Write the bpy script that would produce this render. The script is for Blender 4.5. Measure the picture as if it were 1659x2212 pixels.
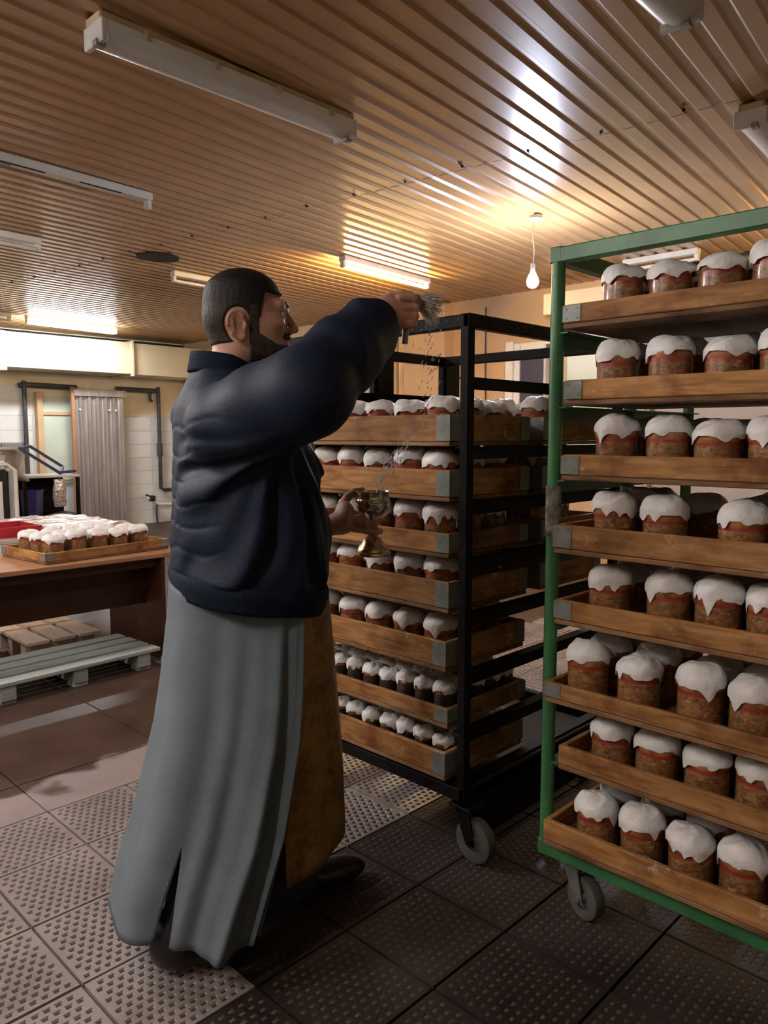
import bpy, bmesh, math, random
import numpy as np
from mathutils import Vector, Matrix, noise as mnoise

# ------------------------------------------------------------------ camera, world, exposure
for o in list(bpy.data.objects):
    bpy.data.objects.remove(o)
SC = bpy.context.scene
COL = SC.collection
R = math.radians
rng = random.Random(7)

cam_d = bpy.data.cameras.new('camera')
cam_d.sensor_fit = 'VERTICAL'
cam_d.sensor_height = 36.0
cam_d.lens = 36.0 * 1650.0 / 2212.0
cam_d.clip_start = 0.02
cam_d.clip_end = 60
cam = bpy.data.objects.new('camera', cam_d)
COL.objects.link(cam)
cam.location = (0, 0, 1.38)
cam.rotation_euler = (R(90 - 5.75), 0, R(44.3 - 90))
SC.camera = cam

world = bpy.data.worlds.new('world')
SC.world = world
world.use_nodes = True
world.node_tree.nodes['Background'].inputs[0].default_value = (0.5, 0.6, 0.8, 1)
world.node_tree.nodes['Background'].inputs[1].default_value = 0.02
SC.view_settings.view_transform = 'Standard'
SC.view_settings.look = 'None'
SC.view_settings.gamma = 1.0
SC.view_settings.use_curve_mapping = False
SC.view_settings.exposure = 0.12
SC.cycles.max_bounces = 5
SC.cycles.diffuse_bounces = 3
SC.cycles.glossy_bounces = 2
SC.cycles.transmission_bounces = 4
SC.cycles.caustics_reflective = False
SC.cycles.caustics_refractive = False

# lamp output of the fittings that are switched on (emission strength, colour)
LAMP = {
    'cold_tube':  (190.0, (0.93, 0.97, 1.0)),
    'warm_tube':  (300.0, (1.0, 0.64, 0.26)),
    'bulb':       (1050.0, (0.74, 0.80, 1.0)),
    'key_tube':   (225.0, (1.0, 0.95, 0.94)),
    'added_fill_tube':  (105.0, (1.0, 0.95, 0.92)),  # fill light, unseen lamp added
    'amber_tube': (130.0, (1.0, 0.72, 0.36)),
}

# ------------------------------------------------------------------ materials
def nmat(name):
    m = bpy.data.materials.new(name)
    m.use_nodes = True
    nt = m.node_tree
    return m, nt, nt.nodes['Principled BSDF']

def node(nt, typ, **kw):
    n = nt.nodes.new(typ)
    for k, v in kw.items():
        if k.startswith('i_'):
            n.inputs[k[2:].replace('_', ' ')].default_value = v
        else:
            setattr(n, k, v)
    return n

def ramp(nt, stops, interp='LINEAR'):
    r = nt.nodes.new('ShaderNodeValToRGB')
    e = r.color_ramp.elements
    r.color_ramp.interpolation = interp
    while len(e) < len(stops):
        e.new(0.5)
    for i, (p, c) in enumerate(stops):
        e[i].position = p
        e[i].color = (*c, 1) if len(c) == 3 else c
    return r

def simple(name, col, rough=0.6, metal=0.0, var=0.12, scale=8.0, bump=0.0, coat=0.0, stretch=None, coords='Object', spec=0.5, rnd=0.0, bscale=None):
    """Base colour broken up by noise, optional fine relief."""
    m, nt, b = nmat(name)
    L = nt.links
    tc = node(nt, 'ShaderNodeTexCoord')
    src = tc.outputs[coords]
    if stretch:
        mp = node(nt, 'ShaderNodeMapping')
        mp.inputs['Scale'].default_value = stretch
        L.new(src, mp.inputs[0]); src = mp.outputs[0]
    nz = node(nt, 'ShaderNodeTexNoise'); nz.inputs['Scale'].default_value = scale
    nz.inputs['Detail'].default_value = 6
    L.new(src, nz.inputs['Vector'])
    lo = tuple(max(0, c * (1 - var * 2)) for c in col)
    hi = tuple(min(1, c * (1 + var * 2)) for c in col)
    r = ramp(nt, [(0.3, lo), (0.7, hi)])
    L.new(nz.outputs['Fac'], r.inputs[0])
    out = r.outputs[0]
    if rnd:
        oi = node(nt, 'ShaderNodeObjectInfo')
        hs = node(nt, 'ShaderNodeHueSaturation')
        mr = node(nt, 'ShaderNodeMapRange')
        mr.inputs[3].default_value = 1 - rnd; mr.inputs[4].default_value = 1 + rnd
        L.new(oi.outputs['Random'], mr.inputs[0])
        L.new(mr.outputs[0], hs.inputs['Value'])
        L.new(out, hs.inputs['Color']); out = hs.outputs[0]
    L.new(out, b.inputs['Base Color'])
    b.inputs['Roughness'].default_value = rough
    b.inputs['Metallic'].default_value = metal
    b.inputs['Specular IOR Level'].default_value = spec
    b.inputs['Coat Weight'].default_value = coat
    b.inputs['Coat Roughness'].default_value = 0.15
    if bump:
        n2 = node(nt, 'ShaderNodeTexNoise'); n2.inputs['Scale'].default_value = bscale or scale * 6
        n2.inputs['Detail'].default_value = 4
        L.new(src, n2.inputs['Vector'])
        bp = node(nt, 'ShaderNodeBump'); bp.inputs['Strength'].default_value = bump
        bp.inputs['Distance'].default_value = 0.01
        L.new(n2.outputs['Fac'], bp.inputs['Height'])
        L.new(bp.outputs[0], b.inputs['Normal'])
    return m

def wood_mat(name, c0, c1, c2, rough=0.65, stain=True, axis=(2.0, 14.0, 14.0), flour=0.0):
    m, nt, b = nmat(name); L = nt.links
    tc = node(nt, 'ShaderNodeTexCoord')
    oi = node(nt, 'ShaderNodeObjectInfo')
    add = node(nt, 'ShaderNodeVectorMath', operation='ADD')
    mul = node(nt, 'ShaderNodeVectorMath', operation='SCALE'); mul.inputs['Scale'].default_value = 37.0
    cx = node(nt, 'ShaderNodeCombineXYZ')
    for i in range(3): L.new(oi.outputs['Random'], cx.inputs[i])
    L.new(cx.outputs[0], mul.inputs[0])
    L.new(tc.outputs['Object'], add.inputs[0]); L.new(mul.outputs[0], add.inputs[1])
    mp = node(nt, 'ShaderNodeMapping'); mp.inputs['Scale'].default_value = axis
    L.new(add.outputs[0], mp.inputs[0])
    g = node(nt, 'ShaderNodeTexNoise'); g.inputs['Scale'].default_value = 4.0
    g.inputs['Detail'].default_value = 8; g.inputs['Distortion'].default_value = 0.6
    L.new(mp.outputs[0], g.inputs['Vector'])
    r = ramp(nt, [(0.25, c0), (0.5, c1), (0.75, c2)])
    L.new(g.outputs['Fac'], r.inputs[0])
    out = r.outputs[0]
    # dark handling stains
    s = node(nt, 'ShaderNodeTexNoise'); s.inputs['Scale'].default_value = 9.0; s.inputs['Detail'].default_value = 5
    L.new(add.outputs[0], s.inputs['Vector'])
    sr = ramp(nt, [(0.50, (0, 0, 0)), (0.72, (1, 1, 1))])
    L.new(s.outputs['Fac'], sr.inputs[0])
    mx = node(nt, 'ShaderNodeMixRGB', blend_type='MULTIPLY')
    mx.inputs['Color2'].default_value = (0.42, 0.28, 0.18, 1)
    if stain: L.new(sr.outputs[0], mx.inputs['Fac'])
    else: mx.inputs['Fac'].default_value = 0
    L.new(out, mx.inputs['Color1']); out = mx.outputs[0]
    if flour:
        f = node(nt, 'ShaderNodeTexNoise'); f.inputs['Scale'].default_value = 14.0; f.inputs['Detail'].default_value = 7
        f.inputs['Roughness'].default_value = 0.7
        L.new(add.outputs[0], f.inputs['Vector'])
        fr = ramp(nt, [(0.62, (0, 0, 0)), (0.72, (flour,) * 3)])
        L.new(f.outputs['Fac'], fr.inputs[0])
        m2 = node(nt, 'ShaderNodeMixRGB'); m2.inputs['Color2'].default_value = (0.62, 0.55, 0.45, 1)
        L.new(fr.outputs[0], m2.inputs['Fac']); L.new(out, m2.inputs['Color1']); out = m2.outputs[0]
    hs = node(nt, 'ShaderNodeHueSaturation')
    mr = node(nt, 'ShaderNodeMapRange'); mr.inputs[3].default_value = 0.72; mr.inputs[4].default_value = 1.2
    L.new(oi.outputs['Random'], mr.inputs[0]); L.new(mr.outputs[0], hs.inputs['Value'])
    L.new(out, hs.inputs['Color'])
    L.new(hs.outputs[0], b.inputs['Base Color'])
    b.inputs['Roughness'].default_value = rough
    b.inputs['Specular IOR Level'].default_value = 0.3
    bp = node(nt, 'ShaderNodeBump'); bp.inputs['Strength'].default_value = 0.35; bp.inputs['Distance'].default_value = 0.004
    L.new(g.outputs['Fac'], bp.inputs['Height']); L.new(bp.outputs[0], b.inputs['Normal'])
    return m

def emit(name, key):
    s, c = LAMP[key]
    m, nt, b = nmat(name)
    b.inputs['Base Color'].default_value = (0.9, 0.9, 0.9, 1)
    b.inputs['Emission Color'].default_value = (*c, 1)
    b.inputs['Emission Strength'].default_value = s
    return m

M = {}
M['ceiling'] = simple('painted_ceiling_sheet', (0.47, 0.27, 0.12), rough=0.30, var=0.05, scale=3, spec=0.6, coat=0.25)
M['ceiling_slab'] = simple('ceiling_slab', (0.25, 0.2, 0.15), rough=0.9)
M['wall_orange'] = simple('painted_wall', (0.62, 0.42, 0.24), rough=0.55, var=0.06, scale=1.6, bump=0.15, bscale=30)
M['wall_cream'] = simple('cream_wall', (0.82, 0.71, 0.50), rough=0.5, var=0.06, scale=1.8, bump=0.15, bscale=30)
M['wall_grey'] = simple('grey_plaster', (0.40, 0.37, 0.34), rough=0.8, var=0.06, scale=1.5)
M['wall_plain'] = simple('dim_wall', (0.40, 0.32, 0.24), rough=0.8, var=0.06, scale=1.5)
M['tile_white'] = simple('white_glazed_tile', (0.74, 0.73, 0.70), rough=0.25, var=0.05, scale=2.0, rnd=0.05)
M['grout'] = simple('tile_grout', (0.62, 0.58, 0.52), rough=0.9)
M['duct'] = simple('cream_painted_duct', (0.78, 0.70, 0.50), rough=0.4, var=0.05, scale=2.5)
M['pipe_dark'] = simple('dark_painted_pipe', (0.05, 0.05, 0.055), rough=0.45, var=0.2, scale=10)
M['pipe_orange'] = simple('orange_painted_pipe', (0.66, 0.45, 0.25), rough=0.4)
M['black_steel'] = simple('black_painted_steel', (0.0055, 0.0048, 0.0044), rough=0.6, var=0.35, scale=14, bump=0.2, spec=0.12)
M['green_steel'] = None
M['zinc'] = simple('galvanised_plate', (0.22, 0.24, 0.22), rough=0.5, metal=0.4, var=0.12, scale=24)
M['sheet_metal'] = simple('dull_sheet_metal', (0.44, 0.41, 0.40), rough=0.32, metal=0.6, var=0.10, scale=3, stretch=(6, 6, 0.6))
M['lamp_white'] = simple('aged_white_lamp_body', (0.62, 0.62, 0.58), rough=0.4, var=0.05, scale=6)
M['diffuser'] = simple('dusty_lamp_diffuser', (0.66, 0.68, 0.66), rough=0.25, var=0.04, scale=6, coat=0.3)
M['lamp_tan'] = simple('yellowed_lamp_base', (0.50, 0.38, 0.22), rough=0.5)
M['tube_off'] = simple('unlit_tube_glass', (0.75, 0.72, 0.66), rough=0.15)
M['black'] = simple('sooty_black', (0.012, 0.010, 0.010), rough=0.8)
M['wood_tray'] = wood_mat('tray_wood', (0.20, 0.085, 0.026), (0.36, 0.175, 0.058), (0.50, 0.28, 0.11), flour=0.75)
M['wood_base'] = wood_mat('tray_base_ply', (0.12, 0.060, 0.028), (0.24, 0.125, 0.055), (0.34, 0.20, 0.10), flour=0.3)
M['wood_pale'] = wood_mat('pale_planks', (0.66, 0.52, 0.42), (0.76, 0.62, 0.52), (0.82, 0.70, 0.60), stain=False)
M['pallet_grey'] = wood_mat('grey_green_planks', (0.22, 0.25, 0.23), (0.30, 0.34, 0.31), (0.38, 0.42, 0.40), stain=False)
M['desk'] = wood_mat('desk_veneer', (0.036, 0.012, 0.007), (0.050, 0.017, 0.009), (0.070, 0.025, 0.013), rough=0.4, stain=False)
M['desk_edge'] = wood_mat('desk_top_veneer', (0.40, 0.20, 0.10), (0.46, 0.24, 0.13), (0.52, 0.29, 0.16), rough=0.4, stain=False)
M['icing'] = simple('sugar_icing', (0.84, 0.83, 0.81), rough=0.42, var=0.025, scale=20, bump=0.5, bscale=45, spec=0.45)
M['crust'] = simple('baked_crust', (0.36, 0.145, 0.048), rough=0.55, var=0.25, scale=30, bump=0.3)
M['dark_paper'] = simple('dark_paper_form', (0.045, 0.028, 0.020), rough=0.5, var=0.4, scale=30)
M['rubber'] = simple('grey_rubber_tyre', (0.075, 0.072, 0.066), rough=0.8, var=0.1, scale=20)
M['castor_metal'] = simple('dull_castor_steel', (0.30, 0.29, 0.28), rough=0.45, metal=0.7, var=0.15, scale=20)
M['white_paint'] = simple('white_paint', (0.78, 0.77, 0.74), rough=0.45, var=0.04)
M['pale_glass'] = simple('pale_frosted_pane', (0.55, 0.62, 0.52), rough=0.2, var=0.05, scale=2)
M['night_glass'] = simple('night_window_pane', (0.07, 0.07, 0.11), rough=0.08, var=0.05, scale=2)
M['beige'] = simple('beige_enamel', (0.50, 0.42, 0.34), rough=0.45)
M['blue'] = simple('blue_plastic', (0.035, 0.03, 0.20), rough=0.4)
M['blue_steel'] = simple('blue_painted_steel', (0.02, 0.03, 0.10), rough=0.4)
M['red'] = simple('red_enamel', (0.34, 0.02, 0.03), rough=0.35)
M['film'] = simple('crumpled_pinkish_film', (0.62, 0.50, 0.48), rough=0.2, var=0.2, scale=14, bump=0.9, bscale=26, coat=0.6)
M['foil'] = simple('silver_bag', (0.62, 0.60, 0.58), rough=0.25, metal=0.8, var=0.1, bump=0.9, bscale=30)
M['cold_tube'] = emit('lit_cold_tube', 'cold_tube')
M['warm_tube'] = emit('lit_warm_tube', 'warm_tube')
M['bulb'] = emit('lit_bulb', 'bulb')
M['key_tube'] = emit('lit_neutral_tube', 'key_tube')
M['added_fill_tube'] = emit('lit_added_fill_tube', 'added_fill_tube')
M['amber_tube'] = emit('lit_amber_tube', 'amber_tube')

def green_mat():
    m, nt, b = nmat('chipped_green_paint'); L = nt.links
    tc = node(nt, 'ShaderNodeTexCoord')
    n1 = node(nt, 'ShaderNodeTexNoise'); n1.inputs['Scale'].default_value = 6; n1.inputs['Detail'].default_value = 5
    L.new(tc.outputs['Object'], n1.inputs['Vector'])
    r = ramp(nt, [(0.3, (0.030, 0.120, 0.045)), (0.7, (0.060, 0.230, 0.085))])
    L.new(n1.outputs['Fac'], r.inputs[0])
    n2 = node(nt, 'ShaderNodeTexNoise'); n2.inputs['Scale'].default_value = 38; n2.inputs['Detail'].default_value = 6
    L.new(tc.outputs['Object'], n2.inputs['Vector'])
    r2 = ramp(nt, [(0.68, (0, 0, 0)), (0.73, (1, 1, 1))])
    L.new(n2.outputs['Fac'], r2.inputs[0])
    mx = node(nt, 'ShaderNodeMixRGB'); mx.inputs['Color2'].default_value = (0.07, 0.05, 0.035, 1)
    L.new(r2.outputs[0], mx.inputs['Fac']); L.new(r.outputs[0], mx.inputs['Color1'])
    L.new(mx.outputs[0], b.inputs['Base Color'])
    b.inputs['Roughness'].default_value = 0.38
    bp = node(nt, 'ShaderNodeBump'); bp.inputs['Strength'].default_value = 0.4; bp.inputs['Distance'].default_value = 0.003
    L.new(n2.outputs['Fac'], bp.inputs['Height']); L.new(bp.outputs[0], b.inputs['Normal'])
    return m
M['green_steel'] = green_mat()

def wrapper_mat(name, red=(0.30, 0.030, 0.022)):
    """printed paper form: red band on top, ochre / brown / green print below (object space, height about 0.09)"""
    m, nt, b = nmat(name); L = nt.links
    tc = node(nt, 'ShaderNodeTexCoord'); oi = node(nt, 'ShaderNodeObjectInfo')
    sx = node(nt, 'ShaderNodeSeparateXYZ'); L.new(tc.outputs['Object'], sx.inputs[0])
    add = node(nt, 'ShaderNodeVectorMath', operation='ADD')
    cx = node(nt, 'ShaderNodeCombineXYZ')
    ml = node(nt, 'ShaderNodeMath', operation='MULTIPLY'); ml.inputs[1].default_value = 9
    L.new(oi.outputs['Random'], ml.inputs[0])
    for i in range(3): L.new(ml.outputs[0], cx.inputs[i])
    L.new(tc.outputs['Object'], add.inputs[0]); L.new(cx.outputs[0], add.inputs[1])
    mp = node(nt, 'ShaderNodeMapping'); mp.inputs['Scale'].default_value = (1, 1, 1.7)
    L.new(add.outputs[0], mp.inputs[0])
    v = node(nt, 'ShaderNodeTexVoronoi'); v.inputs['Scale'].default_value = 95
    wn = node(nt, 'ShaderNodeTexNoise'); wn.inputs['Scale'].default_value = 40; wn.inputs['Detail'].default_value = 2
    L.new(mp.outputs[0], wn.inputs['Vector'])
    wm = node(nt, 'ShaderNodeMixRGB'); wm.inputs['Fac'].default_value = 0.035
    L.new(mp.outputs[0], wm.inputs['Color1']); L.new(wn.outputs['Color'], wm.inputs['Color2'])
    L.new(wm.outputs[0], v.inputs['Vector'])
    sp = node(nt, 'ShaderNodeSeparateColor'); L.new(v.outputs['Color'], sp.inputs[0])
    pr = ramp(nt, [(0.0, (0.17, 0.075, 0.028)), (0.30, (0.24, 0.115, 0.042)), (0.55, (0.33, 0.175, 0.065)),
                   (0.78, (0.20, 0.08, 0.03)), (0.86, (0.075, 0.060, 0.030)), (0.92, (0.40, 0.25, 0.12)), (0.97, (0.26, 0.05, 0.03))], 'LINEAR')
    L.new(sp.outputs[0], pr.inputs[0])
    nz = node(nt, 'ShaderNodeTexNoise'); nz.inputs['Scale'].default_value = 60; nz.inputs['Detail'].default_value = 4
    L.new(add.outputs[0], nz.inputs['Vector'])
    mm = node(nt, 'ShaderNodeMixRGB', blend_type='OVERLAY'); mm.inputs['Fac'].default_value = 0.8
    L.new(pr.outputs[0], mm.inputs['Color1']); L.new(nz.outputs['Fac'], mm.inputs['Color2'])
    gt = node(nt, 'ShaderNodeMath', operation='GREATER_THAN'); gt.inputs[1].default_value = 0.091
    L.new(sx.outputs[2], gt.inputs[0])
    mx = node(nt, 'ShaderNodeMixRGB'); mx.inputs['Color2'].default_value = (*red, 1)
    L.new(gt.outputs[0], mx.inputs['Fac']); L.new(mm.outputs[0], mx.inputs['Color1'])
    L.new(mx.outputs[0], b.inputs['Base Color'])
    b.inputs['Roughness'].default_value = 0.35
    b.inputs['Coat Weight'].default_value = 0.5
    b.inputs['Coat Roughness'].default_value = 0.12
    return m
M['wrapper'] = wrapper_mat('printed_paper_form')

def floor_mats():
    # worn cast plate: grey-brown metal, damp
    def plate(name, c0, c1, r0, r1):
        m, nt, b = nmat(name); L = nt.links
        g = node(nt, 'ShaderNodeNewGeometry')
        n1 = node(nt, 'ShaderNodeTexNoise'); n1.inputs['Scale'].default_value = 2.6; n1.inputs['Detail'].default_value = 7
        L.new(g.outputs['Position'], n1.inputs['Vector'])
        r = ramp(nt, [(0.32, c0), (0.68, c1)]); L.new(n1.outputs['Fac'], r.inputs[0])
        L.new(r.outputs[0], b.inputs['Base Color'])
        rr = ramp(nt, [(0.35, (r0,) * 3), (0.65, (r1,) * 3)]); L.new(n1.outputs['Fac'], rr.inputs[0])
        L.new(rr.outputs[0], b.inputs['Roughness'])
        n2 = node(nt, 'ShaderNodeTexNoise'); n2.inputs['Scale'].default_value = 90; n2.inputs['Detail'].default_value = 4
        L.new(g.outputs['Position'], n2.inputs['Vector'])
        bp = node(nt, 'ShaderNodeBump'); bp.inputs['Strength'].default_value = 0.35; bp.inputs['Distance'].default_value = 0.004
        L.new(n2.outputs['Fac'], bp.inputs['Height']); L.new(bp.outputs[0], b.inputs['Normal'])
        return m
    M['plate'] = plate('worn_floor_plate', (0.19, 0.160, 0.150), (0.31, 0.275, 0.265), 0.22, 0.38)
    M['plate_dirty_shaded'] = plate('grimy_shaded_floor_plate', (0.014, 0.009, 0.008), (0.034, 0.025, 0.021), 0.5, 0.7)  # darkened for grime and for the shadow beside the man, painted into the colour
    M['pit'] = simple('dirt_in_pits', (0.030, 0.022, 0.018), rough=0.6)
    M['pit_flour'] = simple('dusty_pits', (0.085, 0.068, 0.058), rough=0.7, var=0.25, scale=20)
    M['groove'] = simple('dark_floor_bed', (0.035, 0.022, 0.018), rough=0.6)
    # smooth slab with a damp brown film that leaves pale patches free
    m, nt, b = nmat('damp_brown_slab'); L = nt.links
    g = node(nt, 'ShaderNodeNewGeometry')
    n1 = node(nt, 'ShaderNodeTexNoise'); n1.inputs['Scale'].default_value = 2.2; n1.inputs['Detail'].default_value = 3
    L.new(g.outputs['Position'], n1.inputs['Vector'])
    sx = node(nt, 'ShaderNodeSeparateXYZ'); L.new(g.outputs['Position'], sx.inputs[0])
    ma = node(nt, 'ShaderNodeMath', operation='MULTIPLY_ADD'); ma.inputs[1].default_value = 0.9
    L.new(n1.outputs['Fac'], ma.inputs[0]); L.new(sx.outputs[1], ma.inputs[2])
    film = ramp(nt, [(0.0, (0, 0, 0)), (1.0, (1, 1, 1))])
    mr = node(nt, 'ShaderNodeMapRange'); mr.inputs[1].default_value = 3.44; mr.inputs[2].default_value = 3.48
    L.new(ma.outputs[0], mr.inputs[0])
    n3 = node(nt, 'ShaderNodeTexNoise'); n3.inputs['Scale'].default_value = 5; n3.inputs['Detail'].default_value = 6
    L.new(g.outputs['Position'], n3.inputs['Vector'])
    br = ramp(nt, [(0.3, (0.040, 0.022, 0.016)), (0.7, (0.072, 0.045, 0.034))]); L.new(n3.outputs['Fac'], br.inputs[0])
    pl = ramp(nt, [(0.3, (0.22, 0.185, 0.185)), (0.7, (0.28, 0.24, 0.24))]); L.new(n3.outputs['Fac'], pl.inputs[0])
    mx = node(nt, 'ShaderNodeMixRGB'); L.new(mr.outputs[0], mx.inputs['Fac'])
    L.new(pl.outputs[0], mx.inputs['Color1']); L.new(br.outputs[0], mx.inputs['Color2'])
    L.new(mx.outputs[0], b.inputs['Base Color'])
    b.inputs['Roughness'].default_value = 0.5
    b.inputs['Specular IOR Level'].default_value = 0.35
    bp = node(nt, 'ShaderNodeBump'); bp.inputs['Strength'].default_value = 0.2; bp.inputs['Distance'].default_value = 0.004
    n2 = node(nt, 'ShaderNodeTexNoise'); n2.inputs['Scale'].default_value = 40
    L.new(g.outputs['Position'], n2.inputs['Vector'])
    L.new(n2.outputs['Fac'], bp.inputs['Height']); L.new(bp.outputs[0], b.inputs['Normal'])
    M['slab'] = m
floor_mats()

# ------------------------------------------------------------------ mesh helpers
class MB:
    def __init__(s):
        s.v = []; s.f = []; s.mi = []
    def add(s, vs, fs, mi=0):
        o = len(s.v); s.v += [tuple(p) for p in vs]
        for f in fs:
            s.f.append([i + o for i in f]); s.mi.append(mi)
    def box(s, x0, x1, y0, y1, z0, z1, mi=0):
        v = [(x0, y0, z0), (x1, y0, z0), (x1, y1, z0), (x0, y1, z0), (x0, y0, z1), (x1, y0, z1), (x1, y1, z1), (x0, y1, z1)]
        s.add(v, [(0, 3, 2, 1), (4, 5, 6, 7), (0, 1, 5, 4), (1, 2, 6, 5), (2, 3, 7, 6), (3, 0, 4, 7)], mi)
        return s
    def bar(s, p0, p1, w, h, up=(0, 0, 1), mi=0):
        """rectangular bar from p0 to p1, w across, h along up"""
        p0 = Vector(p0); p1 = Vector(p1); d = (p1 - p0).normalized(); up = Vector(up)
        sd = d.cross(up)
        if sd.length < 1e-4: sd = d.cross(Vector((1, 0, 0)))
        sd.normalize(); u2 = sd.cross(d).normalized()
        a = sd * (w / 2); b = u2 * (h / 2)
        v = [p0 - a - b, p0 + a - b, p0 + a + b, p0 - a + b, p1 - a - b, p1 + a - b, p1 + a + b, p1 - a + b]
        s.add(v, [(0, 3, 2, 1), (4, 5, 6, 7), (0, 1, 5, 4), (1, 2, 6, 5), (2, 3, 7, 6), (3, 0, 4, 7)], mi)
        return s
    def cyl(s, p0, p1, r0, r1=None, n=16, cap=True, mi=0):
        r1 = r0 if r1 is None else r1
        p0 = Vector(p0); p1 = Vector(p1); d = (p1 - p0).normalized()
        a = d.orthogonal().normalized(); b = d.cross(a)
        v = []
        for p, r in ((p0, r0), (p1, r1)):
            for i in range(n):
                t = 2 * math.pi * i / n
                v.append(p + (a * math.cos(t) + b * math.sin(t)) * r)
        f = [(i, (i + 1) % n, n + (i + 1) % n, n + i) for i in range(n)]
        if cap: f += [tuple(range(n - 1, -1, -1)), tuple(range(n, 2 * n))]
        s.add(v, f, mi); return s
    def tube(s, pts, r, n=10, mi=0):
        pts = [Vector(p) for p in pts]; rs = r if isinstance(r, (list, tuple)) else [r] * len(pts)
        v = []; f = []; a = None
        for k, p in enumerate(pts):
            d = (pts[min(k + 1, len(pts) - 1)] - pts[max(k - 1, 0)]).normalized()
            a = d.orthogonal() if a is None else (a - d * a.dot(d))
            a.normalize(); b = d.cross(a)
            for i in range(n):
                t = 2 * math.pi * i / n
                v.append(p + (a * math.cos(t) + b * math.sin(t)) * rs[k])
        for k in range(len(pts) - 1):
            for i in range(n):
                f.append((k * n + i, k * n + (i + 1) % n, (k + 1) * n + (i + 1) % n, (k + 1) * n + i))
        f += [tuple(range(n - 1, -1, -1)), tuple(range((len(pts) - 1) * n, len(pts) * n))]
        s.add(v, f, mi); return s
    def lathe(s, prof, n=24, c=(0, 0, 0), mi=0, cap=True):
        v = []; f = []
        for r, z in prof:
            for i in range(n):
                t = 2 * math.pi * i / n
                v.append((c[0] + r * math.cos(t), c[1] + r * math.sin(t), c[2] + z))
        for k in range(len(prof) - 1):
            for i in range(n):
                f.append((k * n + i, k * n + (i + 1) % n, (k + 1) * n + (i + 1) % n, (k + 1) * n + i))
        if cap: f += [tuple(range(n - 1, -1, -1)), tuple(range((len(prof) - 1) * n, len(prof) * n))]
        s.add(v, f, mi); return s
    def grid(s, P, mi=0, closed=False):
        """P: rows x cols of points"""
        nr = len(P); nc = len(P[0]); v = [p for row in P for p in row]; f = []
        for i in range(nr - 1):
            for j in range(nc if closed else nc - 1):
                j2 = (j + 1) % nc
                f.append((i * nc + j, i * nc + j2, (i + 1) * nc + j2, (i + 1) * nc + j))
        s.add(v, f, mi); return s
    def mesh(s, name, mats, bevel=0.0, smooth=None, segs=1):
        me = bpy.data.meshes.new(name)
        me.from_pydata(s.v, [], s.f)
        for m in (mats if isinstance(mats, (list, tuple)) else [mats]): me.materials.append(m)
        if any(s.mi): me.polygons.foreach_set('material_index', s.mi)
        if bevel:
            bm = bmesh.new(); bm.from_mesh(me)
            bmesh.ops.bevel(bm, geom=bm.edges[:], offset=bevel, segments=segs, affect='EDGES', clamp_overlap=True)
            bm.to_mesh(me); bm.free()
        if smooth:
            me.polygons.foreach_set('use_smooth', [True] * len(me.polygons))
            me.set_sharp_from_angle(angle=R(smooth))
        me.update()
        return me
    def build(s, name, mats, parent=None, bevel=0.0, smooth=None, segs=1):
        return put(name, s.mesh(name, mats, bevel, smooth, segs), parent)

def put(name, me, parent=None, loc=None, rotz=None):
    o = bpy.data.objects.new(name, me); COL.objects.link(o)
    if parent is not None: o.parent = parent
    if loc is not None: o.location = loc
    if rotz is not None: o.rotation_euler = (0, 0, rotz)
    return o

def tag(o, label, cat, group=None, kind=None):
    o['label'] = label
    if cat: o['category'] = cat
    if group: o['group'] = group
    if kind: o['kind'] = kind
    return o

def thing(name, label, cat, loc=(0, 0, 0), rotz=0.0, group=None):
    o = bpy.data.objects.new(name, None); COL.objects.link(o)
    o.empty_display_size = 0.05
    o.location = loc; o.rotation_euler = (0, 0, rotz)
    return tag(o, label, cat, group)

def struct(name, o=None):
    o['kind'] = 'structure'
    return o

ORD = ['first', 'second', 'third', 'fourth', 'fifth', 'sixth', 'seventh', 'eighth', 'ninth', 'tenth', 'eleventh', 'twelfth']

# ================================================================== the room
X0, X1, Y0, Y1, HC = -3.2, 6.65, -2.6, 11.0, 2.82
RIB = R(6.0)

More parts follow.
